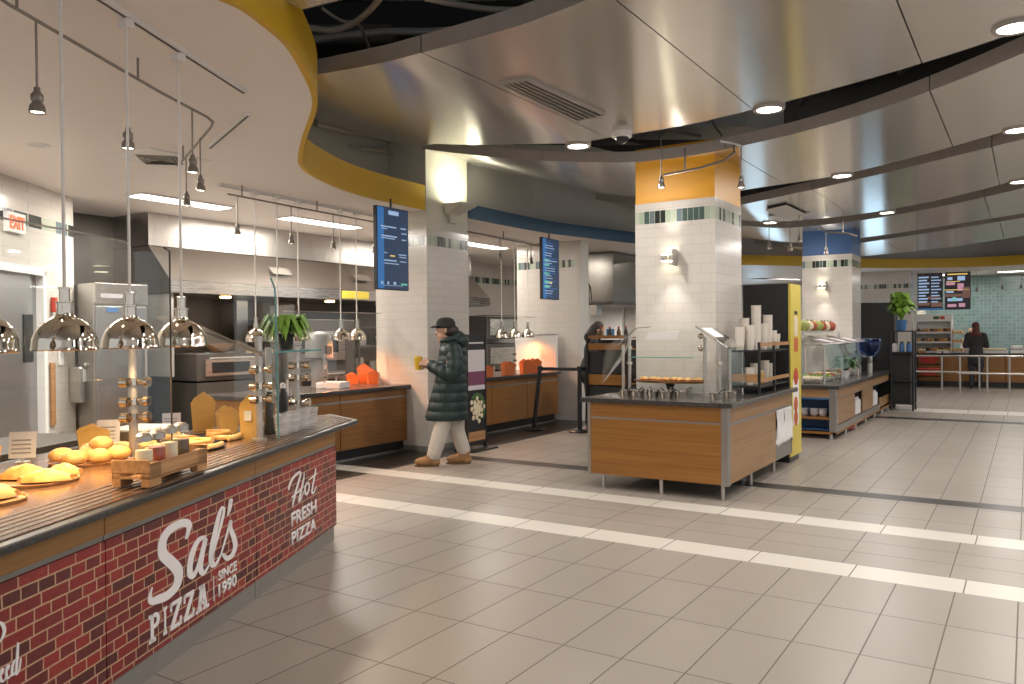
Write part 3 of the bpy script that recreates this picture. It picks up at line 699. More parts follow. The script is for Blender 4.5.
# slab-serif PIZZA
mb = MB(); X0, X1, ZT0, ZT1, ZB0, ZB1 = .028, .552, .284, .277, .158, .147
def slab(mb, ch, x, w, z0, z1):
    q = w*.27; sh = (z1-z0)*.13
    def bar(a, b, c, d): mb.add([(a, y, c) for y in (0, -.003)]+[(b, y, c) for y in (0, -.003)]+[(b, y, d) for y in (0, -.003)]+[(a, y, d) for y in (0, -.003)], [(0, 2, 4, 6), (1, 7, 5, 3), (0, 1, 3, 2), (2, 3, 5, 4), (4, 5, 7, 6), (6, 7, 1, 0)])
    def poly(pts):
        n = len(pts); mb.add([(a, 0, c) for a, c in pts]+[(a, -.003, c) for a, c in pts], [tuple(range(n)), tuple(range(2*n-1, n-1, -1))]+[(i, n+i, n+(i+1) % n, (i+1) % n) for i in range(n)])
    H = z1-z0; m = x+w/2
    if ch == 'I': bar(m-q/2, m+q/2, z0, z1); bar(m-q*1.1, m+q*1.1, z0, z0+sh); bar(m-q*1.1, m+q*1.1, z1-sh, z1)
    if ch == 'P':
        s = x+w*.16; bar(s, s+q, z0, z1); bar(x, s+q*1.7, z0, z0+sh); bar(x, s+q, z1-sh, z1)
        for i in range(8):
            a0, a1 = -PI/2+PI*i/8, -PI/2+PI*(i+1)/8; cz, R, r = z1-H*.27, H*.27, H*.12; cx = s+q*1.5; kx = (x+w-cx)/R
            poly([(cx+R*kx*math.cos(a0), cz+R*math.sin(a0)), (cx+R*kx*math.cos(a1), cz+R*math.sin(a1)), (cx+r*kx*math.cos(a1)*.8, cz+r*math.sin(a1)), (cx+r*kx*math.cos(a0)*.8, cz+r*math.sin(a0))])
        bar(s+q, s+q*1.5, z1-H*.15, z1); bar(s+q, s+q*1.5, z1-H*.54, z1-H*.39)
    if ch == 'Z':
        bar(x, x+w, z1-sh*1.1, z1); bar(x, x+w, z0, z0+sh*1.1); poly([(x, z0+sh), (x+q*1.25, z0+sh), (x+w, z1-sh), (x+w-q*1.25, z1-sh)]); bar(x, x+q*.6, z1-H*.32, z1); bar(x+w-q*.6, x+w, z0, z0+H*.32)
    if ch == 'A':
        poly([(x+w*.08, z0), (x+w*.08+q, z0), (m+q*.4, z1), (m-q*.6, z1)]); poly([(x+w*.92-q, z0), (x+w*.92, z0), (m+q*.6, z1), (m-q*.4, z1)]); bar(x+w*.25, x+w*.75, z0+H*.25, z0+H*.25+sh)
        bar(x-w*.04, x+w*.08+q*1.4, z0, z0+sh); bar(x+w*.92-q*1.4, x+w*1.04, z0, z0+sh); bar(m-q, m+q*.2, z1-sh, z1)
xx = X0
for ch, w in zip('PIZZA', (.085, .05, .098, .098, .12)):
    f0 = (xx-X0)/(X1-X0); slab(mb, ch, xx, w, ZB0+(ZB1-ZB0)*f0, ZT0+(ZT1-ZT0)*f0); xx += w+.018
mb.add([(a, y, z) for y in (0, -.003) for a, z in ((.603, .158), (.609, .158), (.609, .285), (.603, .285))], [(0, 1, 2, 3), (7, 6, 5, 4), (0, 4, 5, 1), (1, 5, 6, 2), (2, 6, 7, 3), (3, 7, 4, 0)])
mb.build('slab_lettering', M['whiteprint'], panels[1])
text_obj('SINCE', .655, .860, .241, .294, -.0015, M['whiteprint'], panels[1], bold=.03)
text_obj('1990', .655, .857, .160, .226, -.0015, M['whiteprint'], panels[1], bold=.03)
HOT = [[(66, 222, 14), (70, 195, 22), (90, 150, 22), (118, 112, 20), (148, 92, 16), (155, 112, 16), (140, 165, 20), (120, 230, 22), (104, 300, 22), (95, 352, 8)],
       [(182, 98, 8), (176, 150, 16), (160, 225, 20), (146, 290, 22), (146, 312, 20), (160, 288, 10), (176, 240, 8)], [(88, 286, 12), (108, 262, 16), (140, 238, 14), (172, 205, 10)],
       [(204, 168, 12), (188, 205, 18), (188, 248, 18), (200, 260, 16), (214, 232, 16), (218, 190, 14), (204, 168, 12)],
       [(268, 70, 14), (256, 140, 18), (243, 205, 18), (240, 248, 18), (254, 246, 12), (272, 200, 7)], [(214, 152, 8), (244, 128, 12), (274, 104, 8)]]
mb = MB()
for i_, s in enumerate(HOT): mb.ribbon(strokes(s, *K2), -.0005*i_)
mb.build('script_lettering', M['whiteprint'], panels[2])
text_obj('FRESH', 1.612, 2.05, .291, .381, -.0015, M['whiteprint'], panels[2], bold=.03); text_obj('PIZZA', 1.613, 2.04, .174, .257, -.0015, M['whiteprint'], panels[2], bold=.03)
ED = [[(142, 352, 14), (138, 430, 18), (133, 510, 18), (126, 585, 18), (132, 606, 14), (152, 565, 12), (166, 478, 10)], [(134, 478, 12), (108, 505, 16), (92, 560, 18), (96, 612, 16), (122, 585, 12)],
      [(40, 585, 10), (60, 560, 14), (66, 535, 14), (52, 540, 16), (44, 590, 18), (52, 636, 16), (74, 625, 12), (92, 590, 8)], [(-12, 625, 10), (8, 600, 14), (18, 565, 14), (4, 570, 16), (-6, 620, 18), (4, 662, 16), (28, 655, 12), (44, 615, 8)],
      [(-40, 190, 12), (-8, 185, 20), (16, 208, 24), (26, 250, 24), (14, 300, 20), (-14, 345, 12)]]
mb = MB()
for i_, s in enumerate(ED): mb.ribbon(strokes(s, *K3), -.0005*i_)
mb.build('script_lettering', M['whiteprint'], panels[0])

t = sal_thing('worktop', 'dark stone top of the pizza counter with ridged tray rail and pointed end', 'countertop')
WT = [(-2.4, -.165), (-.6, -.15), (1.0, -.12), (2.64, -.115), (3.08, .26), (2.3, .60), (1.5, 1.12), (-2.4, 1.12)]
MB().prism(WT, .832, .862).build('stone_slab', M['granite'], t, bev=.006)
MB().prism([(-2.35, -.12), (1.0, -.085), (2.6, -.08), (2.95, .24), (2.25, .54), (1.45, 1.05), (-2.35, 1.05)], .8615, .868).build('serving_deck', M['browntop'], t)
for k, tt in enumerate((-.06, -.015, .03, .075, .12)):
    MB().box(-2.35, 2.58+.055*k, tt-.006, tt+.006, .8675, .870).build('tray_rail', M['groove'], t)
DK = .868
def slabq(p, th, name, mat, parent):
    P4 = [Vector(q) for q in p]; n = (P4[1]-P4[0]).cross(P4[3]-P4[0]).normalized()*th/2
    return MB().add([q-n for q in P4]+[q+n for q in P4], [(3, 2, 1, 0), (4, 5, 6, 7), (0, 1, 5, 4), (1, 2, 6, 5), (2, 3, 7, 6), (3, 0, 4, 7)]).build(name, mat, parent)
# --- glass guard
t = sal_thing('sneeze_guard', 'glass guard on wrapped posts standing along the pizza counter', 'sneeze guard')
def post(parent, s, tt, z0, z1, r=.022):
    MB().tube([(s, tt, z0), (s, tt, z1)], r, 14).build('post', M['satin'], parent, smooth=True)
    MB().lathe([(0, z0), (.045, z0), (.045, z0+.012), (.024, z0+.016)], (s, tt), 18).build('post_flange', M['satin'], parent, smooth=True)
def clamp(parent, s, tt, z, sx=-1):
    mb = MB().tube([(s, tt, z-.018), (s, tt, z+.018)], .034, 14); mb.tube([(s-.02, tt, z), (s+sx*.075, tt, z)], .014, 10); mb.tube([(s+sx*.07, tt-.02, z), (s+sx*.07, tt+.02, z)], .026, 14)
    mb.tube([(s, tt, z), (s, tt-.07, z)], .014, 10); mb.tube([(s, tt-.065, z), (s, tt-.09, z)], .027, 14)
    mb.build('clamp', M['chrome'], parent, smooth=True)
post(t, .65, .45, DK, 1.47)
for z in (1.09, 1.17, 1.27): clamp(t, .65, .45, z)
MB().box(-1.6, .74, .512, .522, .95, 2.0).build('glass_pane', M['glass'], t)
MB().tube([(-1.6, .517, 2.005), (.695, .517, 2.005), (.73, .517, 1.985), (.742, .517, 1.95), (.742, .517, .95)], .004, 6).build('glass_rim', M['satin'], t)
post(t, 1.41, .11, DK, 1.50)
for z in (1.12, 1.2, 1.3): clamp(t, 1.41, .11, z)
post(t, 1.98, .10, DK, 1.42)
for z in (1.05, 1.22, 1.3): clamp(t, 1.98, .10, z)
post(t, 2.25, .42, DK, 1.42)
# sloping pane between first and second posts
slabq([(1.40, .12, 1.40), (1.40, .62, 1.62), (1.13, .62, 1.62), (1.13, .16, 1.40)], .008, 'sloping_pane', M['glass'], t)
MB().tube([(1.40, .08, 1.39), (1.40, .62, 1.625)], .006, 8).build('pane_edge', M['railmetal'], t)
MB().tube([(1.40, .08, 1.39), (1.40, .24, 1.46)], .015, 8).build('pane_support', M['satin'], t)
slabq([(1.48, .02, DK+.004), (1.48, .30, DK+.004), (1.48, .30, 1.84), (1.48, .04, 1.80)], .009, 'divider_pane', M['glass'], t)
MB().tube([(1.48, .02, DK+.004), (1.48, .03, 1.72), (1.48, .035, 1.80), (1.48, .06, 1.86)], .006, 6).build('divider_edge', M['glassedge'], t, smooth=True)
slabq([(1.5, .05, 1.40), (2.32, .05, 1.40), (2.32, .5, 1.40), (1.5, .5, 1.40)], .012, 'glass_shelf', M['glass'], t)
MB().tube([(1.5, .05, 1.40), (2.32, .05, 1.40)], .007, 6).build('shelf_edge', M['glassedge'], t)
slabq([(2.10, .16, DK+.01), (2.10, .16, 1.72), (2.34, .44, 1.72), (2.34, .44, DK+.01)], .008, 'end_pane', M['glass'], t)
MB().tube([(.635, .23, DK), (.635, .23, 1.94), (.63, .26, 1.96)], .005, 6).build('divider_edge', M['groove'], t); slabq([(.635, .23, DK+.004), (.635, .42, DK+.004), (.635, .42, 1.94), (.635, .23, 1.94)], .007, 'divider_pane', M['glass'], t)
# --- plant on the glass shelf
def plant(name, label, loc, pot_r, pot_h, n, R, hgt, potmat, leafmat, droop=.3, cat='plant', lw=.05):
    t = T(name, label, cat, loc)
    MB().lathe([(0, 0), (pot_r*.75, 0), (pot_r, pot_h), (pot_r*.88, pot_h), (pot_r*.85, pot_h*.85), (0, pot_h*.85)], n=20).build('pot', potmat, t, smooth=True)
    mb = MB()
    for i in range(n):
        a = random.uniform(0, 2*PI); L = R*random.uniform(.5, 1); h = hgt*random.uniform(.35, 1); w = lw*random.uniform(.6, 1.2)
        d = Vector((math.cos(a), math.sin(a), 0)); o = Vector((-d.y, d.x, 0)); b = Vector((0, 0, pot_h*.85))
        pts = [b, b+d*L*.3+Vector((0, 0, h*.7)), b+d*L*.7+Vector((0, 0, h)), b+d*L+Vector((0, 0, h-droop*L))]
        ws = (.12, .6, 1, .05); vs = []
        for p, k in zip(pts, ws): vs += [p-o*w*k, p+Vector((0, 0, .01*k)), p+o*w*k]
        mb.add(vs, [(3*i_+j, 3*i_+j+1, 3*i_+j+4, 3*i_+j+3) for i_ in range(3) for j in range(2)])
    mb.build('foliage', leafmat, t, smooth=True); return t
plant('potted_plant', 'green leafy plant in a dark pot on the glass shelf of the pizza counter', SW(2.14, .24, 1.407), .055, .11, 130, .20, .15, M['blackmatte'], M['leaf'], .55, lw=.022)

# --- bread and pizza
def pan(s, tt, r, label, mat='blackmatte', grp='round pizza pans', h=.014):
    o = sal_thing('pizza_pan', label, 'pan', s, tt, DK, grp)
    MB().lathe([(0, 0), (r*.96, 0), (r, h), (r*.97, h), (r*.94, .004), (0, .004)], n=40).build('disc', M[mat], o, smooth=True); return o
pan(-.0, .50, .17, 'round wooden board under the two calzones at the left', 'rawwood', 'round serving boards')
pan(.56, .62, .20, 'round wooden board under the pile of small rolls', 'rawwood', 'round serving boards')
pan(-.42, .40, .15, 'round board at the left edge under the crusty loaf', 'rawwood', 'round serving boards')
def calzone(s, tt, z, L, W, H, rz, label, mat='bread', grp='calzones and rolls'):
    o = sal_thing('calzone', label, 'bread', s, tt, z, grp, rz)
    mb = MB(); n, m = 24, 8; vs = []
    for i in range(n+1):
        u = i/n; wd = math.sin(PI*u)**.55
        for k in range(m+1):
            a = PI*k/m; b_ = 1+.05*math.sin(u*19+k)
            vs.append((L*(u-.5), W*wd*math.cos(a)*.5+W*.12*math.sin(PI*u), H*b_*wd*math.sin(a)**.8+.001))
    mb.add(vs, [(i*(m+1)+k, (i+1)*(m+1)+k, (i+1)*(m+1)+k+1, i*(m+1)+k+1) for i in range(n) for k in range(m)]).build('crust', M[mat], o, smooth=True)
    MB().tube([(L*(u/14-.5), W*.5*math.sin(PI*u/14)**.55+W*.12*math.sin(PI*u/14), .012) for u in range(15)], .013, 8).build('crimped_edge', M['bread2'], o, smooth=True)
    return o
calzone(-.03, .43, DK+.012, .20, .10, .05, -1.1, 'large glossy calzone in front on the left board')
calzone(.03, .58, DK+.012, .19, .10, .06, -1.1, 'plump calzone at the back of the left board')
calzone(.12, .46, DK+.012, .14, .09, .05, -1.1, 'short calzone on the right side of the left board')
calzone(-.40, .40, DK+.012, .20, .15, .06, -.9, 'crusty loaf cut off by the left edge of the photo')
calzone(-.16, .74, DK+.001, .20, .13, .08, -1.1, 'pale loaf behind the crusty one at the left edge')
rolls = [(.40, .60, 0), (.47, .52, 0), (.58, .49, 0), (.68, .57, 0), (.56, .63, 0), (.67, .70, 0), (.48, .73, 0), (.59, .59, .045), (.82, .62, -.012), (.80, .74, -.012)]
where = ['at the left end of the roll board', 'at the front left of the roll board', 'at the front right of the roll board', 'at the right end of the roll board', 'in the middle back of the roll board', 'at the back right of the roll board', 'at the back left of the roll board', 'on top of the roll pile', 'off the board, near the guard post', 'off the board, behind the guard post']
for (s, tt, dz), w in zip(rolls, where):
    o = sal_thing('bread_roll', 'golden bread roll '+w, 'bread', s, tt, DK+.012+dz, 'bread rolls', random.uniform(0, 3))
    MB().ell((0, 0, .03), .062, .05, .04, wob=.03, flat=-.028).build('crust', M['bread'], o, smooth=True)
def slice_(s, tt, z, label, rz):
    o = sal_thing('pizza_slice', label, 'pizza', s, tt, z, 'pizza slices under the lamp', rz)
    pts = [(0, 0)]+[(.20*math.cos(a), .20*math.sin(a)) for a in [-.45+.9*i/8 for i in range(9)]]
    MB().prism(pts, 0, .012).build('base', M['bread2'], o); MB().prism([(.01, 0)]+[(.178*math.cos(a), .178*math.sin(a)) for a in [-.43+.86*i/8 for i in range(9)]], .012, .018).build('topping', M['cheese'], o)
    MB().tube([(.19*math.cos(a), .19*math.sin(a), .016) for a in [-.45+.9*i/10 for i in range(11)]], .016, 8).build('crust', M['bread'], o, smooth=True)
pan(1.02, .40, .24, 'black pizza pan just behind the condiment crate'); pan(1.42, .48, .22, 'black pizza pan in front of the kraft boxes')
wh = ['facing the crate on the nearer pan', 'at the back of the nearer pan', 'on the left of the nearer pan', 'at the right of the nearer pan']
for k in range(4): slice_(1.02+.03*math.cos(k*PI/2), .40+.03*math.sin(k*PI/2), DK+.006, 'slice of pizza '+wh[k], k*PI/2)
wh = ['on the far pan, nearest the kraft boxes', 'on the far pan, back side', 'on the far pan, left side', 'on the far pan, front side']
for k in range(4): slice_(1.42+.03*math.cos(k*PI/2), .48+.03*math.sin(k*PI/2), DK+.006, 'slice of pizza '+wh[k], k*PI/2)
# --- kraft boxes
FACE = .91-SROT
def kraft(s, tt, w, d, h, label, rz=0, mat='kraft', grp='kraft takeaway boxes', card=False):
    o = sal_thing('takeaway_box', label, 'takeaway box', s, tt, DK, grp, rz); k = 1.18
    MB().add([(-w/2, -d/2, 0), (w/2, -d/2, 0), (w/2, d/2, 0), (-w/2, d/2, 0), (-w/2*k, -d/2*k, h), (w/2*k, -d/2*k, h), (w/2*k, d/2*k, h), (-w/2*k, d/2*k, h)],
             [(3, 2, 1, 0), (0, 1, 5, 4), (1, 2, 6, 5), (2, 3, 7, 6), (3, 0, 4, 7)]).build('carton', M[mat], o).modifiers.new('t', 'SOLIDIFY').thickness = -.003
    for sgn in (-1, 1):
        y = sgn*d/2*k; MB().add([(-w/2*k, y, h), (w/2*k, y, h), (w*.42*k, y*1.03, h*1.12), (0, y*1.12, h*1.36), (-w*.42*k, y*1.03, h*1.12)], [(0, 1, 2, 3, 4)]).build('flap', M[mat], o).modifiers.new('t', 'SOLIDIFY').thickness = -.003
    if card: MB().box(-w*.30, w*.12, -d/2*1.1-.012, -d/2*1.1-.008, h*.55, h*.85).build('price_card', M['white'], o)
    return o
kraft(1.88, .72, .125, .10, .19, 'kraft takeaway box at the back left with a white lid behind it', FACE)
kraft(1.78, .50, .10, .09, .13, 'small open kraft takeaway box in the middle of the three', FACE+.3)
kraft(1.55, .235, .10, .085, .20, 'tall kraft takeaway box with a white price card, by the glass divider', FACE-.1, card=True)
kraft(.18, .95, .16, .12, .13, 'kraft takeaway box behind the calzones, leaning open', FACE+.4)
kraft(-.02, .86, .14, .12, .12, 'kraft takeaway box at the left edge behind the calzones', FACE-.3)
kraft(1.02, .93, .14, .11, .10, 'kraft box standing behind the card near the guard post', FACE+.2)
def sign(s, tt, label, w=.12, h=.13, rz=None):
    rz = FACE if rz is None else rz
    o = sal_thing('price_card_stand', label, 'price card', s, tt, DK, 'price cards on the pizza counter', rz)
    slabq([(-w/2, 0, .03), (w/2, 0, .03), (w/2, .03, .03+h), (-w/2, .03, .03+h)], .003, 'card', M['lavender'], o)
    MB().box(-.03, .03, -.02, .04, 0, .012).build('foot', M['satin'], o); MB().box(-.003, .003, .005, .012, .01, .06).build('stem', M['satin'], o)
    mb = MB()
    for i in range(4): f = .2+.16*i; mb.obox((-.005, .03*f-.003, .03+h*f), (w*.36, 0, 0), (0, .0006, 0), (0, 0, .004))
    mb.build('printed_lines', M['ink'], o)
sign(.46, .93, 'white price card behind the calzones, left of the counter'); sign(1.02, .84, 'white price card left of the guard post'); sign(1.62, .80, 'white price card right of the guard post, by a foil tray', .11, .11)
# --- condiment crate with shakers
rz = 0
o = sal_thing('condiment_crate', 'small rough wooden crate on the tray rail at the counter edge', 'crate', .12, -.02, .874)
MB().box(-.24, .24, -.085, .085, .035, .045).build('bottom_board', M['rawwood'], o)
for y in (-.085, .077): MB().box(-.24, .24, y, y+.008, .03, .10).build('side_board', M['rawwood'], o, bev=.002)
for x in (-.24, .15): 
    for y in (-.085, .045): MB().box(x, x+.09, y, y+.04, 0, .10).build('leg_block', M['rawwood'], o, bev=.003)
for x in (-.243, .235): MB().box(x, x+.008, -.085, .085, .06, .115).build('end_board', M['rawwood'], o, bev=.002)
def shaker(s, tt, label, fill, h=.14):
    o = sal_thing('condiment_jar', label, 'jar', s, tt, .919, 'condiment jars in the crate')
    MB().lathe([(0, 0), (.036, 0), (.038, .01), (.038, h-.02), (.03, h)], n=20).build('glass_body', M['glass'], o, smooth=True)
    MB().lathe([(0, .004), (.034, .004), (.034, h*.7), (0, h*.7)], n=18).build('contents', M[fill], o, smooth=True)
    MB().lathe([(.034, h-.004), (.034, h+.02), (.02, h+.032), (0, h+.034)], n=20).build('lid', M['satin'], o, smooth=True)
shaker(-.02, -.02, 'jar of cream cheese powder at the left end of the crate', 'cream'); shaker(.08, -.02, 'jar of russet flakes, second in the crate', 'tomato')
shaker(.18, -.02, 'jar of pale grains, third in the crate', 'cream', .15); shaker(.28, -.02, 'jar of dark spice at the right end of the crate', 'pepper', .15)
# --- pump bottles, cups
def pump(s, tt, label):
    o = sal_thing('pump_bottle', label, 'bottle', s, tt, DK, 'black bottles at the counter end')
    MB().lathe([(0, 0), (.034, 0), (.036, .01), (.03, .24), (.018, .26), (.018, .275), (0, .275)], n=18).build('bottle_body', M['black'], o, smooth=True)
    MB().lathe([(.02, .275), (.02, .30), (.012, .31), (0, .315)], n=14).build('cap', M['white'], o, smooth=True)
pump(1.72, .18, 'black bottle with white cap beside the glass divider'); pump(2.03, .22, 'black bottle with white cap at the counter tip'); 
LID = None
for i in range(7):
    s = 1.62+.085*i; lab = ['first', 'second', 'third', 'fourth', 'fifth', 'sixth', 'last'][i]+' clear plastic tub from the left at the pointed counter end'
    if LID is None:
        o = sal_thing('plastic_tub', lab, 'plastic tub', s, .06, DK, 'clear plastic tubs by the glass divider')
        MB().lathe([(0, 0), (.034, 0), (.046, .12), (.05, .12), (.05, .126), (.045, .127), (.033, .006)], n=18).build('wall', M['plastic'], o, smooth=True)
        MB().lathe([(.052, .122), (.05, .135), (0, .14)], n=18).build('lid', M['plastic'], o, smooth=True)
        for z in (.04, .085): MB().lathe([(.036+z*.1, z), (.038+z*.1, z+.001), (.036+z*.1, z+.002)], n=18).build('rib', M['white'], o)
        LID = o
    else: dup(LID, SW(s, .06+.02*(i % 2), DK), SROT, lab)
o = sal_thing('foil_tray', 'shallow foil tray by the guard post with a pale lid', 'tray', 1.36, .86, DK)
MB().add([(-.14, -.1, 0), (.14, -.1, 0), (.14, .1, 0), (-.14, .1, 0), (-.17, -.13, .07), (.17, -.13, .07), (.17, .13, .07), (-.17, .13, .07)], [(3, 2, 1, 0), (0, 1, 5, 4), (1, 2, 6, 5), (2, 3, 7, 6), (3, 0, 4, 7)]).build('tray_body', M['satin'], o)
MB().box(-.17, .17, -.13, .13, .07, .085).build('tray_lid', M['white'], o, bev=.004)

# ================================================================== KITCHEN BEHIND
# range hood along the back wall
t = T('range_hood', 'long brushed steel range hood across the back of the pizza kitchen', 'range hood', (-9.0, 6.1, 0))
def extr(prof, y0, y1): # profile in x-z, extruded along y
    n = len(prof); return MB().add([(x, y, z) for y in (y0, y1) for x, z in prof], [tuple(range(n)), tuple(range(2*n-1, n-1, -1))]+[(i, n+i, n+(i+1) % n, (i+1) % n) for i in range(n)])
extr([(-.45, 2.68), (-.45, 3.095), (-1.28, 3.095), (-1.28, 2.68)], 0, 7.05).build('duct_cover', M['hood'], t)
extr([(-.45, 2.67), (0, 2.22), (-1.28, 2.22), (-1.28, 2.67)], 0, 7.05).build('sloping_canopy', M['hood'], t)
extr([(.012, 2.06), (.012, 2.215), (-1.28, 2.215), (-1.28, 2.06)], 0, 7.05).build('canopy_rim', M['steel'], t)
extr([(-.03, 1.0), (-.03, 2.05), (-1.28, 2.05), (-1.28, 1.0)], .02, .06).build('side_curtain', M['sidesteel'], t)
for y in (1.9, 3.6, 5.0): MB().obox((-.23+.06, y, 2.447), (.002, 0, .002), (0, .17, 0), (-.05, 0, .05)).build('badge', M['satin'], t)
for y in (1.2, 3.2): MB().lathe([(0, 2.04), (.07, 2.04), (.08, 2.06), (0, 2.06)], (-.5, y), 16).build('hood_lamp', M['warm'], t)
tag(MB().box(-9.04+.06, -8.97, 9.05, 9.65, 2.08, 2.2).build('warning_plate', M['fridgeyellow'], bev=.003), 'small yellow warning plate on the hood rim', 'plate')
area('hood_glow', (-9.5, 8, 2.04), 9, (1, .8, .6), .5, 3.5)
# cook line
def kbox(name, label, cat, x0, x1, y0, y1, z0, z1, mat='steel', grp=None): return T(name, label, cat, ((x0+x1)/2, (y0+y1)/2, z0), 0, grp)
t = T('pizza_oven', 'low steel deck oven with a window, left on the cook line', 'oven', (-9.45, 7.1, .0))
MB().box(-.5, .42, -.62, .62, .92, 1.28).build('oven_body', M['darksteel'], t, bev=.01); MB().box(.42, .445, -.5, .3, .98, 1.2).build('oven_door', M['steel'], t, bev=.004)
MB().box(.445, .45, -.4, .2, 1.02, 1.16).build('oven_window', M['black'], t); MB().tube([(.46, -.45, 1.215), (.46, .28, 1.215)], .012, 8).build('door_handle', M['satin'], t)
for y in (.38, .46, .54): MB().tube([(.42, y, 1.1), (.455, y, 1.1)], .02, 10).build('knob', M['black'], t)
MB().box(-.5, .42, -.62, .62, 0, .9).build('stand_cabinet', M['darksteel'], t)
o = T('mixing_bowl', 'copper-coloured bowl on top of the low deck oven', 'bowl', (-9.2, 6.95, 1.285)); MB().lathe([(0, .0), (.08, 0), (.17, .09), (.2, .12), (.19, .12), (.16, .09), (.07, .012), (0, .012)], n=26).build('bowl_shell', M['rawwood'], o, smooth=True)
t = T('stacked_oven', 'dark double-deck oven under the hood in the middle of the kitchen', 'oven', (-9.5, 8.75, 0))
MB().box(-.5, .4, -.7, .7, .3, 1.75).build('oven_body', M['darksteel'], t, bev=.012)
for z in (.5, 1.12): MB().box(.4, .43, -.6, .45, z, z+.45).build('oven_door', M['steel'], t, bev=.004); MB().box(.43, .435, -.45, .3, z+.12, z+.33).build('oven_window', M['black'], t); MB().tube([(.46, -.5, z+.41), (.46, .4, z+.41)], .013, 8).build('door_handle', M['satin'], t)
for y in (-.55, .55):
    for x in (-.4, .3): MB().tube([(x, y, 0), (x, y, .3)], .03, 8).build('leg', M['satin'], t)
t = T('prep_shelf', 'dark steel shelf unit at the right end of the cook line', 'shelf', (-9.6, 10.4, 0))
for z in (.9, 1.3, 1.62): MB().box(-.3, .4, -.75, .75, z, z+.03).build('shelf_board', M['darksteel'], t)
for x in (-.28, .38):
    for y in (-.73, .73): MB().tube([(x, y, 0), (x, y, 1.75)], .018, 8).build('upright', M['darksteel'], t)
MB().box(-.3, .4, -.75, .75, .1, .14).build('bottom_shelf', M['darksteel'], t)
for i, (y, z, r, h) in enumerate(((-.5, .93, .12, .2), (-.1, .93, .14, .14), (.35, .93, .11, .24), (-.4, 1.33, .1, .16), (.1, 1.33, .12, .14), (.5, 1.33, .09, .2))):
    o = T('stock_pot', ['squat steel pot on the lower shelf, left', 'wide steel pot on the lower shelf, centre', 'tall steel pot on the lower shelf, right', 'steel pot on the middle shelf, left', 'steel pot on the middle shelf, centre', 'steel pot on the middle shelf, right'][i]+' of the dark shelf unit', 'pot', (-9.5, 10.4+y, z), 0, 'pots on the dark shelf unit')
    MB().lathe([(0, 0), (r, 0), (r, h), (r*1.05, h), (r*.95, h), (r*.95, .01), (0, .01)], n=22).build('pot_wall', M['steel'], o, smooth=True); MB().lathe([(r, h), (0, h+.03)], n=22).build('pot_lid', M['satin'], o, smooth=True)
st('wall_splash', MB().box(-10.3, -10.24, 3.05, 12.8, 0, SOF), M['darksteel'])
st('wall_curb', MB().box(-9.95, -9.9, 7.8, 8.0, 0, 2.05), M['steelz'])
# refrigerator
fa, fb = Vector((-8.8, 5.02, 0)), Vector((-8.8, 5.66, 0)); fd = (fb-fa); L = fd.length; ang = math.atan2(fd.y, fd.x)
t = T('refrigerator', 'tall steel reach-in refrigerator with blue badge left of the hood', 'refrigerator', (fa+fb)/2, ang)
MB().box(-L/2, L/2, .03, .62, .12, 2.12).build('cabinet_body', M['steelz'], t, bev=.008)
MB().box(-L/2+.01, L/2-.01, 0, .03, .16, 1.86).build('door', M['greydoor'], t, bev=.008); MB().box(-L/2, L/2, -.005, .03, 1.88, 2.12).build('top_grille', M['steel'], t, bev=.005)
MB().box(-L/2+.06, -L/2+.32, -.009, -.005, 1.95, 2.0).build('vent_slots', M['ink'], t); MB().box(-L/2+.13, -L/2+.27, -.005, 0, 1.79, 1.845).build('badge', M['bluepanel'], t, bev=.01)
MB().tube([(L/2-.05, -.03, .9), (L/2-.05, -.03, 1.4)], .014, 8).build('door_handle', M['satin'], t)
for x in (-L/2+.05, L/2-.05):
    for y in (.06, .56): MB().tube([(x, y, 0), (x, y, .12)], .02, 8).build('leg', M['black'], t)
# things on the slanting white wall
def on_wall(name, label, cat, x, y, build):
    n = wn; d = ray(x, y); q = WA+wn*.001; tt = (q-EYE).dot(n)/d.dot(n); p = EYE+d*tt
    o = T(name, label, cat, p, math.atan2(wn.y, wn.x)+PI/2); build(o); return o   # local -y faces out of the wall
def b_(o):
    MB().box(-.07, .07, -.16, 0, -.26, .16).build('dispenser_body', M['steelz'], o, bev=.03); MB().box(-.05, .05, -.168, -.16, -.02, .12).build('label_plate', M['white'], o); MB().ell((0, -.17, .17), .04, .03, .035).build('lever_knob', M['satin'], o, smooth=True)
on_wall('soap_dispenser', 'steel dispenser with white label on the white wall behind the largest lamp', 'dispenser', 71, 380, b_)
def b_(o): MB().box(-.045, .045, -.02, 0, -.34, .34).build('board', M['rawwood'], o, bev=.003)
on_wall('wall_board', 'narrow brown strip of board on the white wall', 'board', 52, 394, b_)
def b_(o): MB().box(-.04, .04, -.008, 0, -.06, .06).build('cover_plate', M['satin'], o, bev=.004); MB().box(-.012, .012, -.014, -.008, -.025, .025).build('toggle', M['white'], o)
on_wall('light_switch', 'metal light switch plate low on the white wall', 'switch', 62, 437, b_)
def b_(o): MB().box(-.05, .05, -.02, 0, -.08, .08).build('plate', M['white'], o, bev=.004); MB().ell((.02, -.04, .09), .04, .03, .035).build('pull_knob', M['satin'], o, smooth=True)
on_wall('call_box', 'small cream control box on the white wall above the brown board', 'control box', 60, 358, b_)
def b_(o): MB().box(-.03, .03, -.05, 0, -.1, .06).build('station_body', M['red'], o, bev=.006); MB().box(-.018, .018, -.056, -.05, -.06, .0).build('pull_handle', M['white'], o)
on_wall('fire_alarm', 'small red fire alarm pull on the white wall beside the door', 'fire alarm', 52, 303, b_)
def b_(o):
    MB().box(-.16, .16, -.05, 0, -.1, .1).build('sign_case', M['white'], o, bev=.008)
    text_obj('EXIT', -.13, .13, -.065, .065, -.054, M['exitred'], o, bold=.035)
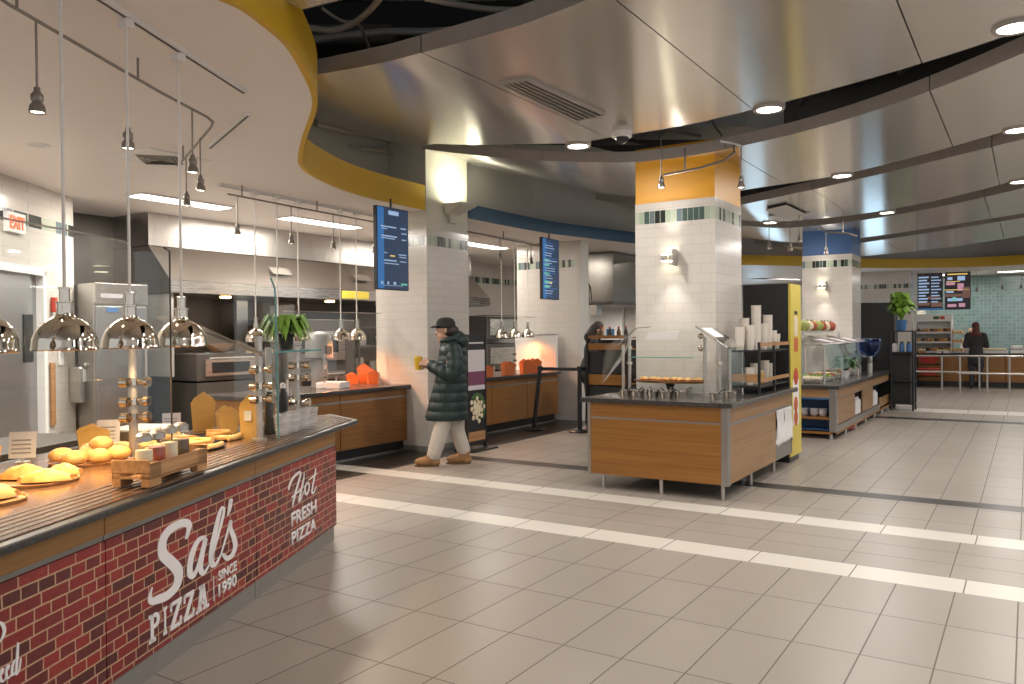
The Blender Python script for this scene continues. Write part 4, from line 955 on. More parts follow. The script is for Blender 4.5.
on_wall('exit_sign', 'illuminated red EXIT sign over the steel door at the left edge', 'sign', 12, 223, b_)
# low partition shelf behind the pizza counter
t = sal_thing('back_counter', 'steel work counter behind the pizza counter glass', 'counter', .6, 1.95, 0)
MB().box(-1.6, 1.6, -.32, .32, .76, .80).build('worktop', M['darksteel'], t, bev=.004); MB().box(-1.55, 1.55, -.28, .3, .1, .76).build('cabinet', M['darksteel'], t)
for x in (-1.5, -.5, .5, 1.5): MB().tube([(x, -.25, 0), (x, -.25, .1)], .02, 8).build('leg', M['satin'], t)
for x in (-1.0, 0, 1.0): MB().box(x-.3, x+.3, -.295, -.28, .2, .72).build('door', M['darksteel'], t, bev=.004)
o = T('toaster_hood', 'rounded dark grey machine on the first bay worktop, behind the plant', 'kitchen machine', (-7.5, 7.15, .858), PI/2)
MB().lathe([(0, .0), (.10, 0), (.10, .35), (.17, .37), (.17, .55), (.15, .64), (.10, .68), (0, .70)], n=24).build('cover', M['toe'], o, smooth=True); MB().box(-.05, .05, -.18, -.15, .42, .52).build('control_panel', M['black'], o)

# ================================================================== WALL COUNTERS (both bays)
CX = -6.80
def wall_counter(y0, y1, n, labs, grp, wl_label, xb=-7.75):
    w = (y1-y0)/n
    for i in range(n):
        a = y0+i*w; t = T('counter_cabinet', labs[i], 'counter', (CX, a, 0), 0, grp)
        MB().box(xb-CX, -.024, .004, w-.004, .14, .81).build('carcass', M['woody'], t)
        MB().box(-.02, 0, .006, w-.006, .14, .70).build('lower_panel', M['woody'], t, bev=.002); MB().box(-.02, 0, .006, w-.006, .725, .805).build('upper_panel', M['woody'], t, bev=.002)
        MB().box(-.024, -.005, .006, w-.006, .70, .725).build('metal_strip', M['trim'], t)
        MB().box(xb-CX, -.07, 0, w, 0, .14).build('toe_kick', M['black'], t)
        MB().box(-.072, -.066, 0, w, .0, .02).build('floor_trim', M['trim'], t)
    t = T('worktop', wl_label, 'countertop', (CX, y0, .812)); MB().box(xb-CX, .06, -.02, y1-y0+.02, 0, .045).build('stone_slab', M['greytop'], t, bev=.005)
    return t
wall_counter(5.6, 8.01, 2, ['oak-faced wall counter cabinet partly hidden behind the pizza counter tip', 'oak-faced wall counter cabinet against the white column, left of the walking person'], 'oak wall cabinets in the first bay', 'dark worktop of the first bay, ending at the white column')
wall_counter(8.96, 12.0, 3, ['oak wall cabinet hidden partly behind the poster stand', 'middle oak wall cabinet of the second bay, behind the slanted queue post', 'oak wall cabinet at the far end of the second bay, beside the white partition'], 'oak wall cabinets in the second bay', 'grey worktop of the second bay with orange boxes on it')
CT = .858
def box_on(x, y, w, d, h, label, mat, name='takeaway_box', cat='takeaway box', grp=None, rz=0):
    t = T(name, label, cat, (x, y, CT), rz, grp); k = 1.15
    MB().add([(-w/2, -d/2, 0), (w/2, -d/2, 0), (w/2, d/2, 0), (-w/2, d/2, 0), (-w/2*k, -d/2*k, h), (w/2*k, -d/2*k, h), (w/2*k, d/2*k, h), (-w/2*k, d/2*k, h)],
             [(3, 2, 1, 0), (0, 1, 5, 4), (1, 2, 6, 5), (2, 3, 7, 6), (3, 0, 4, 7)]).build('carton', M[mat], t)
    for sgn in (-1, 1):
        y_ = sgn*d/2*k; MB().add([(-w/2*k, y_, h), (w/2*k, y_, h), (w*.42*k, y_*1.03, h*1.12), (0, y_*1.12, h*1.4), (-w*.42*k, y_*1.03, h*1.12)], [(0, 1, 2, 3, 4)]).build('flap', M[mat], t).modifiers.new('t', 'SOLIDIFY').thickness = -.003
    return t
def cty(x, y): return atZ(x, y, CT)
p = cty(333, 388); t = T('paper_tray', 'white rectangular carton lying on the first bay worktop', 'carton', (p.x, p.y, CT), .3)
MB().box(-.16, .16, -.13, .13, 0, .07).build('carton', M['white'], t, bev=.004); MB().box(-.15, .15, -.12, .12, .07, .078).build('lid', M['lavender'], t)
for x, y, w, h, lab in ((352, 384, .13, .11, 'low orange carton left of the two tall ones, by the white column'), (364, 383, .15, .19, 'tall orange carton in the middle beside the white column'), (373, 384, .13, .14, 'orange carton standing closest to the white column')):
    p = cty(x, y); box_on(p.x, p.y, w, w*.85, h, lab, 'orangebox', grp='orange cartons in the first bay', rz=.9)
for x, y, z0, lab in ((388, 382, 1.30, 'slim metal utensil post on the first bay worktop in front of the column'), (555, 370, 1.25, 'slim metal post on the second bay worktop near the partition'), (328, 383, 1.28, 'metal guard post at the left end of the first bay worktop'), (515, 374, 1.3, 'metal guard post on the second bay worktop near its left end')):
    p = cty(x, y)
    if x == 328: p = Vector((-7.2, 6.95, CT))
    t = T('guard_post', lab, 'post', (p.x, p.y, CT)); MB().tube([(0, 0, 0), (0, 0, z0-CT)], .016, 10).build('post', M['satin'], t, smooth=True); MB().cyl((0, 0), .04, 0, .012).build('flange', M['satin'], t)
    mb = MB(); 
    for z in (.12, .2, .3): mb.cyl((0, 0), .03, z, z+.035, 12); mb.tube([(0, 0, z+.018), (.05, -.05, z+.018)], .013, 8)
    mb.build('clamp', M['chrome'], t, smooth=True)
p = cty(393, 383); t = T('sauce_bottle', 'orange sauce bottle with pointed cap next to the slim utensil post', 'bottle', (p.x, p.y, CT)); MB().lathe([(0, 0), (.032, 0), (.034, .1), (.02, .14), (.02, .15), (0, .15)], n=16).build('bottle_body', M['orangebox'], t, smooth=True); MB().lathe([(.021, .15), (.006, .2), (0, .2)], n=12).build('nozzle', M['red'], t, smooth=True)
for x, y, w, h, lab in ((487, 377, .14, .13, 'small orange carton at the left end of the second bay worktop'), (508, 375, .16, .16, 'orange carton behind the guard post in the second bay'), (526, 373, .16, .17, 'left one of the paired orange cartons at the second bay worktop'), (535, 372, .16, .17, 'right one of the paired orange cartons, next to the slim post')):
    p = cty(x, y); box_on(p.x, p.y, w, w*.85, h, lab, 'orangebox', grp='orange cartons in the second bay', rz=1.0)
# glass guards of the bays
for y0, y1, lab in ((6.3, 7.95, 'glass guard above the first bay worktop, below the menu screen'), (9.3, 11.9, 'glass guard above the second bay worktop')):
    t = T('bay_glass', lab, 'sneeze guard', (-7.18, y0, CT)); MB().box(-.005, .005, 0, y1-y0, .14, .92).build('glass_pane', M['glass'], t); MB().tube([(0, 0, .93), (0, y1-y0, .93)], .006, 6).build('rim', M['satin'], t)
    for k in (0.03, .5, .97): MB().tube([(0, (y1-y0)*k, 0), (0, (y1-y0)*k, .14)], .012, 8).build('stub_post', M['satin'], t)
t = T('screen_panel', 'low white back panel at the end of the second bay worktop, lit orange', 'panel', (-7.25, 12.02, CT)); MB().box(-.42, .42, -.03, .03, 0, .62).build('panel_board', M['white'], t, bev=.003); MB().box(-.43, .43, -.035, .035, .62, .635).build('top_cap', M['trim'], t)
for i, (x, yp) in enumerate(((502, 10.2), (515, 10.7), (528, 11.15))):
    p = atX(x, 332, -7.25); heat_lamp((-7.25, p.y), .115, 1.44, ['left', 'middle', 'right'][i]+' one of three chrome heat lamps in the second bay', 'heat lamps in the second bay')
    spot('heat_glow', (-7.25, p.y, 1.47), 48, (1, .27, .08), 2.6, r=.05)
track([(-7.25, 9.6, SOF), (-7.25, 11.9, SOF)], 'ceiling track holding the second bay heat lamps')
rp3 = [(-6.75, 9.1, ZR), (-6.85, 10.4, ZR), (-6.9, 11.7, ZR)]
rail('spot_rail', rp3, .012, 'tube rail under the blue-edged soffit of the second bay', stems=(rp3[0], rp3[1], rp3[2]))
for i, y in enumerate((9.3, 10.3, 11.3)): pend_spot((-6.8-.05*i, y, ZR), 2.66, ['first', 'second', 'third'][i]+' pendant spot from the column on the second bay rail', 'spots on the second bay rail')
t = T('bay_equipment', 'steel rack of dark ovens at the back of the second bay', 'oven rack', (-9.75, 14.5, 0))
for z in (.2, .80, 1.40): MB().box(-.4, .4, -.95, .95, z, z+.5).build('oven_body', M['darksteel'], t, bev=.01); MB().box(.4, .42, -.85, .85, z+.08, z+.42).build('oven_door', M['steel'], t, bev=.004)
MB().box(-.42, .42, -.97, .97, .0, .18).build('plinth', M['black'], t)
# far hood and its kitchen
t = T('exhaust_hood', 'dented steel exhaust hood at the far end, left of the amber-topped pillar', 'range hood', (-7.75, 14.2, 0))
MB().box(-.9, .95, 0, 1.9, 2.12, 3.08).build('hood_box', M['darkhood'], t, bev=.006); MB().box(-.92, .97, -.02, 1.92, 2.06, 2.12).build('hood_rim', M['darksteel'], t, bev=.004)
MB().box(.35, .6, -.03, .2, 1.86, 2.06).build('drip_box', M['satin'], t, bev=.006)
MB().tube(smooth([(.30, -.02, 2.85), (.34, -.03, 2.6), (.44, -.03, 2.4), (.47, -.03, 2.1)], 5), .015, 8).build('pipe', M['chrome'], t, smooth=True)
t = T('kitchen_door', 'white kitchen door seen under the far exhaust hood', 'door', (-8.35, 16.9, 0)); MB().box(-.5, .5, -.05, .05, 0, 2.1).build('door_leaf', M['white'], t, bev=.004); MB().box(.3, .38, -.1, -.05, 1.0, 1.1).build('handle', M['satin'], t); MB().box(.1, .3, -.055, -.05, 1.4, 1.6).build('push_plate', M['bluepanel'], t)
t = T('notice_board', 'pale notice sheet on the tan wall under the far exhaust hood', 'notice', (-7.02, 16.94, 1.55)); MB().box(-.12, .12, -.02, 0, -.22, .22).build('sheet', M['lavender'], t); MB().box(-.13, .13, -.012, .0, -.23, .23).build('backing', M['bluepanel'], t)
area('kitchen_glow', (-7.6, 15.6, 2.0), 30, (1, .93, .84), .8)

# ------------------------------------------------------------------ menu screens
def screen(name, label, loc, rz, w, h, rows, left=None, grp=None, bgk='screen_dark'):
    t = T(name, label, 'menu screen', loc, rz, grp)     # local: x across, -y faces the viewer, z up, origin at the bottom centre
    MB().box(-w/2-.012, w/2+.012, 0, .05, -.012, h+.012).build('frame', M['black'], t, bev=.003)
    d = MB().box(-w/2, w/2, -.003, 0, 0, h).build('display', M[bgk], t)
    if left: MB().box(-w/2, -w/2+w*.2, -.005, -.003, 0, h).build('side_band', M[left], d)
    for key, bars in rows.items():
        if len(bars) < 6:
            for a, b, c, e in bars: MB().box(-w/2+a*w, -w/2+b*w, -.007, -.004, c*h, e*h).build('menu_picture', M[key], d)
            continue
        mb = MB()
        for a, b, c, e in bars: mb.box(-w/2+a*w, -w/2+b*w, -.007, -.004, c*h, e*h)
        mb.build('menu_text', M[key], d)
    MB().tube([(0, .03, h), (0, .03, h+.12)], .012, 8).build('hanger', M['black'], t)
    return t
screen('menu_screen', 'tall navy menu screen hanging under the yellow curve, beside the white column', (-6.2, 7.08, 2.035), PI/2, .53, .93,
       {'screen_txt': [(.35, .68, .92, .97), (.1, .6, .76, .775), (.12, .3, .735, .745), (.75, .93, .76, .775), (.12, .62, .645, .66), (.12, .55, .62, .63), (.78, .95, .70, .712), (.78, .93, .62, .632), (.2, .3, .44, .45), (.68, .93, .43, .442), (.7, .93, .40, .41), (.2, .6, .345, .36), (.2, .68, .31, .32), (.72, .93, .345, .355), (.1, .16, .055, .09), (.3, .35, .055, .09), (.5, .58, .055, .09), (.15, .8, .04, .045)],
        'screen_gold': [(.4, .55, .405, .42)], 'screen_txt2': [(.75, .95, .055, .075)]}, 'screen_blue')
rws = {'screen_txt': [], 'screen_txt2': [], 'screen_blue': [], 'screen_gold': [(.4, .55, .26, .285)]}
for i in range(22):
    z = .04+.042*i; rws['screen_txt' if i % 3 else 'screen_blue'].append((.12, random.uniform(.5, .92), z, z+.012))
for z in (.62, .54, .40, .26, .18): rws['screen_txt2'].append((.08, .38, z, z+.035))
screen('menu_screen', 'tall blue and green menu screen on the white partition of the second bay', (-6.42, 11.12, 2.06), PI/2+.05, .56, .95, rws, 'screen_blue')
r1 = {'screen_txt': [], 'screen_brown': [(.0, .5, .12, .2), (.55, 1, .08, .2), (.4, .9, .3, .36)], 'screen_blue': [(0, 1, .0, .03)]}
for k in range(9): z = .2+.085*k; r1['screen_txt'] += [(.03, random.uniform(.3, .5), z, z+.04), (.55, random.uniform(.8, .97), z, z+.03)]
screen('menu_screen', 'left one of the paired menu screens above the far pastry case', (-2.30, 25.0, 2.08), 0, .6, 1.0, r1, None, 'far menu screens', 'screen_black')
r2 = {'screen_txt': [(.1, .3, .8, .88), (.5, .8, .78, .9), (.05, .35, .45, .5), (.4, .7, .22, .3), (.1, .4, .22, .3)], 'screen_pink': [(.05, .4, .66, .74), (.5, .75, .5, .7), (.1, .45, .06, .14), (.55, .8, .06, .16)], 'screen_brown': [(0, 1, .34, .42), (.7, 1, .3, .6)], 'screen_gold': [(.1, .9, .94, .97), (.0, .95, .52, .54), (.05, .6, .75, .765)], 'screen_txt2': [(.3, .45, .22, .33)]}
screen('menu_screen', 'right one of the paired menu screens above the far pastry case, with pink pictures', (-1.63, 25.0, 2.08), 0, .6, 1.0, r2, None, 'far menu screens', 'screen_black')
screen('menu_screen', 'bright blue menu screen hidden behind the black cooler on the far wall', (-4.85, 23.0, 1.3), 0, .6, 1.5, {'screen_txt': [(.05, .95, .1, .9)]}, None)  # unseen screen, added as a bright source for the ceiling reflections

# sconces
def sconce_up():
    t = T('wall_sconce', 'wedge-shaped uplight sconce on the upper part of the white column', 'wall lamp', (-6.46, 8.55, 2.92), PI/2)
    MB().add([(-.2, -.02, .30), (.2, -.02, .30), (.2, -.30, .30), (-.2, -.30, .30), (-.12, 0, .16), (.12, 0, .16), (.16, -.28, .27), (-.16, -.28, .27)], [(0, 1, 2, 3), (7, 6, 5, 4), (0, 4, 5, 1), (1, 5, 6, 2), (2, 6, 7, 3), (3, 7, 4, 0)]).build('lamp_wedge', M['plaster'], t)
    MB().box(-.07, .07, -.05, -.001, .06, .28).build('back_box', M['plaster'], t, bev=.004); MB().box(-.15, .15, -.26, -.05, .301, .306).build('lens', M['sconcelens'], t)
sconce_up(); spot('sconce_glow', (-6.30, 8.55, 3.24), 26, (1, .97, .72), 2.7, (PI, 0, 0), .06)
area('sconce_glow', (-6.26, 8.55, 3.24), 11, (1, .97, .72), .2, .12, (PI, 0, 0))
def sconce2(x, y, z, lab):
    t = T('wall_sconce', lab, 'wall lamp', (x, y, z)); 
    MB().box(-.05, .05, -.03, 0, -.05, .05).build('back_plate', M['satin'], t, bev=.003)
    for k in (-.09, -.05, .0): MB().box(k, k+.03, -.14, -.03, -.03, .03).build('fin', M['satin'], t, bev=.003)
    MB().box(.04, .055, -.16, -.02, -.085, .085).build('blade', M['satin'], t, bev=.003)
    MB().box(-.09, .04, -.13, -.04, .031, .034).build('lens', M['sconcelens'], t); MB().box(-.09, .04, -.13, -.04, -.034, -.031).build('lens', M['sconcelens'], t)
    spot('sconce_glow', (x, y-.10, z+.045), 26, (1, .95, .85), 1.6, (PI+.35, 0, 0), .02); spot('sconce_glow', (x, y-.10, z-.045), 26, (1, .95, .85), 1.6, (-.35, 0, 0), .02)
sconce2(-3.09, 7.9, 2.27, 'up and down sconce with metal fins on the amber-topped pillar')
sconce2(-3.05, 15.0, 2.3, 'up and down sconce on the blue-topped pillar')

# rail with spots around the pillar
pa, pb, pc_ = (-3.25, 7.55, 3.02), (-2.75, 7.45, 3.02), (-2.38, 7.62, 3.04)
t = rail('spot_rail', [atY(664, 175, 7.5), atY(700, 168, 7.5), atY(725, 160, 7.55), atY(735, 152, 7.65)], .012, 'short tube rail in front of the amber-topped pillar', stems=(atY(685, 171, 7.5), atY(734, 154, 7.65)), ztop=3.3)
pend_spot(tuple(atY(661, 132, 7.2)), zat(188, atY(661, 132, 7.2)), 'pendant spot hanging left in front of the amber pillar top', 'spots around the amber pillar')
pend_spot(tuple(atY(741, 146, 7.7)), zat(188, atY(741, 146, 7.7)), 'lit pendant spot hanging at the right edge of the amber pillar top', 'spots around the amber pillar')
t = rail('spot_rail', [atY(720, 141, 7.6), atY(733, 143, 7.65), atY(741, 146, 7.7)], .011, 'bent pale rail end at the top right of the amber pillar', 'white', stems=(), ztop=3.3)
# grille and spots between the pillars
vp = [onceil(*q) for q in ((767, 207), (785, 203), (806, 213), (788, 218))]
a, b, c, d = vp; t = T('ceiling_vent', 'slotted air grille hanging under the third metal panel, between the two pillars', 'vent', (0, 0, 3.3)); quad(a, b, c, d, -.03, -.005).build('backing', M['black'], t); sl = MB()
for k in range(0, 7):
    p, r = a.lerp(b, k/6), d.lerp(c, k/6); e = (r-p).normalized(); o = Vector((-e.y, e.x, 0))*.022
    sl.prism([tuple((p-o)[:2]), tuple((r-o)[:2]), tuple((r+o)[:2]), tuple((p+o)[:2])], -.045, -.03)
sl.build('slat', M['white'], t)
FP = [(769, 214, 249, 12.5, 'left one of three small spots between the two pillars'), (790, 222, 251, 12.5, 'middle one of three small spots between the two pillars'), (799, 214, 242, 12.5, 'right one of three small spots, close to the blue pillar top'), (826, 232, 254, 13.5, 'small spot hanging in front of the blue pillar top')]
for x, y, yb, Y, lab in FP: p = atY(x, y, Y); pend_spot(tuple(p), zat(yb, p), lab, 'spots between the pillars')
rail('spot_rail', [atY(769, 215, 12.5), atY(800, 213, 12.5), atY(816, 209, 12.5), atY(832, 206, 12.5)], .014, 'tube rail below the third metal panel, between the pillars', stems=(atY(816, 209, 12.5),), ztop=3.3)
rail('spot_rail', [atY(820, 227, 13.5), atY(826, 232, 13.5), atY(845, 233, 13.5), atY(857, 236, 13.5)], .014, 'bent rail in front of the blue pillar top', stems=(atY(843, 232.5, 13.5),), ztop=3.3)
rail('spot_rail', [atY(742, 278, 24), atY(800, 280, 24)], .02, 'thin rail with small hooks on the far wall, left of the blue pillar', 'ink', stems=[tuple(atY(x, 279, 24)) for x in (750, 764, 780, 796)])

# ================================================================== FIRST ISLAND
IX0, IX1, IY = -3.62, -2.24, 6.97
t = T('serving_island', 'oak-faced serving island with steel corner posts in the middle of the floor', 'island counter', (0, 0, 0))
MB().prism([(IX0+.03, IY+.03), (IX1-.03, IY+.03), (IX1-.03, 8.6), (-2.60, 8.6), (-2.60, 7.85), (IX0+.03, 7.85)], .15, .83).build('carcass', M['blackmatte'], t)
MB().prism([(IX1-.33, 8.6), (IX1-.2, 8.6), (IX1-.2, 9.27), (IX1-.33, 9.27)], .15, .83).build('back_panel', M['blackmatte'], t)
MB().box(IX0+.03, IX1-.05, IY, IY+.02, .14, .675).build('front_panel', M['wood'], t, bev=.002)
MB().box(IX0+.03, IX1-.05, IY, IY+.02, .695, .828).build('front_fascia', M['wood'], t, bev=.002)
MB().box(IX0, IX1-.05, IY+.006, IY+.02, .672, .70).build('metal_strip', M['trim'], t)
MB().box(IX1-.02, IX1, IY+.09, 8.58, .14, .66).build('side_panel', M['lightwood'], t, bev=.002)
MB().box(IX1-.02, IX1, IY+.09, 9.27, .69, .828).build('side_fascia', M['lightwood'], t, bev=.002)
MB().box(IX1-.02, IX1-.005, IY+.09, 9.27, .66, .69).build('metal_strip', M['trim'], t)
MB().box(IX1-.02, IX1, 8.58, 9.27, .14, .30).build('lower_side_panel', M['toe'], t)
MB().box(IX1-.2, IX1-.02, 8.59, 9.26, .14, .30).build('bin_floor', M['toe'], t)
MB().box(IX1-.2, IX1-.0, 9.25, 9.27, .14, .83).build('end_board', M['toe'], t)
MB().prism([(IX1-.055, IY-.004), (IX1+.003, IY-.004), (IX1+.003, IY+.088), (IX1-.055, IY+.088)], .13, .83).build('corner_post', M['trim'], t)
MB().box(IX0-.003, IX0+.03, IY-.003, IY+.06, .13, .83).build('corner_post', M['trim'], t)
for x, y in ((-3.495, 7.05), (-2.883, 7.02), (-2.308, 7.05), (-2.30, 7.88), (-2.30, 8.72), (-3.5, 7.75), (-2.5, 9.2)):
    MB().tube([(x, y, 0), (x, y, .15)], .018, 12).build('leg', M['satin'], t, smooth=True)
t = T('worktop', 'dark stone top of the front serving island', 'countertop', (0, 0, .831))
MB().prism([(IX0-.06, IY-.05), (IX1+.06, IY-.05), (IX1+.06, 9.30), (-2.60, 9.30), (-2.60, 7.88), (IX0-.06, 7.88)], 0, .045).build('stone_slab', M['greytop'], t, bev=.006)
IT = .877
def crumple(name, label, y0, y1, z0, z1):
    t = T(name, label, 'paper', (IX1-.012, (y0+y1)/2, 0)); mb = MB(); n, m = 14, 10; vs = []
    for i in range(n+1):
        for j in range(m+1):
            y = (y0-y1)/2+(y1-y0)*i/n; zz = z1-(z1-z0)*j/m*(1-.12*math.sin(i*1.7)**2); vs.append((.008+.022*math.sin(i*1.3+j*.4)*j/m+random.uniform(0, .008), y, zz))
    mb.add(vs, [(i*(m+1)+j, (i+1)*(m+1)+j, (i+1)*(m+1)+j+1, i*(m+1)+j+1) for i in range(n) for j in range(m)]); o = mb.build('sheet', M['white'], t, smooth=True); o.modifiers.new('t', 'SOLIDIFY').thickness = .004
crumple('paper_bag_sheaf', 'sheaf of crumpled white paper hanging from the side of the front island', 8.61, 8.90, .27, .67); crumple('paper_bag_sheaf', 'right-hand sheaf of white paper at the far end of the front island side', 8.92, 9.24, .28, .67)
# glass guard of the island
t = T('island_sneeze_guard', 'glass sneeze guard on thin steel posts over the front island', 'sneeze guard', (0, 0, IT))
def ipost(x, y, h): MB().tube([(x, y, 0), (x, y, h)], .016, 10).build('post', M['satin'], t, smooth=True); MB().cyl((x, y), .04, 0, .01).build('flange', M['satin'], t)
for x, y, h in ((-3.46, 7.60, .58), (-3.58, 7.70, .50), (-2.66, 7.60, .58), (-2.58, 7.80, .56), (-2.46, 7.75, .46)): ipost(x, y, h)
slabq([(-3.46, 7.57, .06), (-2.66, 7.57, .06), (-2.66, 7.57, .66), (-3.46, 7.57, .66)], .007, 'front_pane', M['glass'], t)
slabq([(-3.64, 7.30, .10), (-3.64, 7.80, .34), (-3.46, 7.80, .68), (-3.58, 7.30, .50)], .007, 'sloping_pane', M['glass'], t)
MB().tube([(-3.58, 7.58, .50), (-3.46, 7.58, .60), (-3.38, 7.58, .675), (-3.22, 7.58, .69)], .008, 6).build('pane_edge', M['trim'], t)
slabq([(-3.40, 7.45, .38), (-2.72, 7.45, .38), (-2.72, 7.75, .38), (-3.40, 7.75, .38)], .008, 'glass_shelf', M['glass'], t); MB().tube([(-3.40, 7.45, .38), (-2.72, 7.45, .38)], .005, 6).build('shelf_edge', M['glassedge'], t)
slabq([(-2.66, 7.35, .68), (-2.66, 7.85, .68), (-2.36, 7.85, .48), (-2.36, 7.35, .48)], .008, 'sloping_pane', M['glass'], t)
MB().tube([(-2.66, 7.35, .685), (-2.36, 7.35, .48)], .009, 6).build('pane_edge', M['trim'], t)
slabq([(-2.36, 7.35, .48), (-2.36, 7.85, .48), (-2.32, 7.85, .12), (-2.32, 7.35, .12)], .007, 'side_pane', M['glass'], t)
for z in (.59, .47): MB().ell((-2.68, 7.54, z), .03, .03, .03).build('clamp_knob', M['chrome'], t, smooth=True)
for x, z in ((-3.46, .3), (-3.46, .46), (-2.58, .3)): MB().cyl((x, 7.6 if x < -3 else 7.8), .028, z, z+.03, 12).build('clamp', M['chrome'], t, smooth=True)
slabq([(-3.26, 7.555, .56), (-2.93, 7.555, .56), (-2.91, 7.545, .635), (-3.22, 7.545, .635)], .004, 'white_sign_or_glint', M['white'], t)  # white plate standing in for a light reflection on the glass
slabq([(-2.63, 7.42, .668), (-2.63, 7.70, .668), (-2.50, 7.70, .580), (-2.50, 7.42, .580)], .004, 'white_sign_or_glint', M['white'], t)
BW = None
bw = [(-3.36, 7.22), (-3.22, 7.18), (-3.07, 7.22), (-2.93, 7.2), (-2.79, 7.24), (-3.30, 7.40), (-3.14, 7.38), (-2.98, 7.40), (-2.82, 7.40), (-2.45, 7.25), (-2.40, 7.50)]
bl = ['front left of', 'second in the front row of', 'third in the front row of', 'fourth in the front row of', 'front right of', 'rear left of', 'second in the rear row of', 'third in the rear row of', 'rear right of']
for i, (x, y) in enumerate(bw):
    lab = 'steel topping pot, '+bl[i]+' the front island cluster' if i < 9 else ['steel pot under the right glass wing, front', 'steel pot under the right glass wing, behind the front one'][i-9]
    if BW is None:
        t = T('topping_pot', lab, 'pot', (x, y+.06, IT), 0, 'topping pots on the front island')
        MB().lathe([(0, 0), (.055, 0), (.062, .055), (.07, .06), (.058, .058), (.052, .006)], n=22).build('pot_wall', M['chrome'], t, smooth=True); MB().lathe([(.058, .045), (0, .052)], n=18).build('contents', M['cream'], t)
        MB().tube([(.01, 0, .05), (.05, .03, .085), (.07, .04, .09)], .006, 6).build('spoon', M['black'], t, smooth=True); BW = t
    else: dup(BW, (x, y+.06, IT), i*.7, lab)
t = T('serving_tray', 'long wooden tray raised on a black stand behind the topping pots', 'tray', (-3.06, 7.56+.14, IT))
MB().lathe([(0, .115), (.16, .115), (.19, .14), (.18, .14), (.15, .125), (0, .125)], n=30, sx=2.1, sy=.75).build('tray_board', M['rawwood'], t, smooth=True); MB().lathe([(0, 0), (.1, 0), (.03, .05), (.05, .11), (0, .115)], n=16).build('stand', M['black'], t, smooth=True)
for i in range(8):
    x = -3.34+.08*i; o = T('sandwich', ['first', 'second', 'third', 'fourth', 'fifth', 'sixth', 'seventh', 'last'][i]+' sandwich from the left on the raised tray', 'sandwich', (x, 7.70+.03*math.sin(i*2), IT+.127), i*.9, 'sandwiches on the raised tray')
    MB().ell((0, 0, .02), .055, .04, .028, n=12, m=7, wob=.05, flat=-.019).build('bun', M['bread'], o, smooth=True); MB().lathe([(.05, .012), (.058, .02), (.05, .026)], n=12, sy=.8).build('filling', M['tomato'], o)
# cup rack on the island
RKX0, RKX1, RKY0, RKY1 = -2.56, -2.26, 8.05, 9.20
t = T('cup_rack', 'black two-shelf rack with cups along the side of the front island', 'rack', (0, 0, IT))
for x in (RKX0, RKX1):
    for y in (RKY0, 8.6, RKY1): MB().box(x-.012, x+.012, y-.012, y+.012, 0, .52).build('upright', M['black'], t)
for z in (.06, .42): MB().box(RKX0, RKX1, RKY0, RKY1, z, z+.02).build('shelf_board', M['black'], t)
for z in (.12, .48): MB().box(RKX1-.008, RKX1+.012, RKY0, RKY1, z, z+.035).build('front_rail', M['rawwood'], t)
MB().box(RKX0, RKX1, RKY0-.012, RKY0+.004, .12, .2).build('end_rail', M['rawwood'], t)
def cupproto(label, loc, grp):
    t = T('paper_cup', label, 'cup', loc, 0, grp); MB().lathe([(0, 0), (.036, 0), (.047, .115), (.051, .117), (.051, .124), (.046, .122), (.035, .006)], n=16).build('cup_wall', M['cup'], t, smooth=True); return t
CUP = None
stk = [(-2.46, 8.08, 7, 'front short stack'), (-2.38, 8.16, 8, 'front outer stack'), (-2.47, 8.27, 12, 'tall back stack near the pillar'), (-2.37, 8.34, 19, 'tallest stack'), (-2.36, 8.58, 9, 'stack right of the tallest'), (-2.36, 8.74, 14, 'second tallest stack'), (-2.36, 8.92, 5, 'low stack toward the cooler'), (-2.36, 9.06, 3, 'lowest stack beside the cooler')]
for x, y, n, w in stk:
    for k in range(n):
        loc = (x, y, IT+.441+.0185*k); lab = 'paper cup in the '+w+' on the black rack'
        if CUP is None: CUP = cupproto(lab, loc, 'paper cups, '+w)
        else: dup(CUP, loc, 0, lab, 'paper cups, '+w)
for i, (x, y, n) in enumerate(((-2.4, 8.2, 4), (-2.4, 8.4, 6), (-2.4, 8.75, 7), (-2.4, 8.95, 5))):
    for k in range(n): dup(CUP, (x, y, IT+.081+.0185*k), 0, 'paper cup on the lower shelf of the black rack, '+['front', 'second', 'third', 'rear'][i]+' stack', 'paper cups on the lower shelf, stack '+['front', 'second', 'third', 'rear'][i])
t = T('cup_sleeve_box', 'small brown carton of cup sleeves on the lower rack shelf', 'carton', (-2.42, 8.56, IT+.081)); MB().box(-.06, .06, -.05, .05, 0, .12).build('carton', M['kraft'], t, bev=.003); MB().box(-.05, .05, -.04, .04, .12, .135).build('sleeves', M['cup'], t)

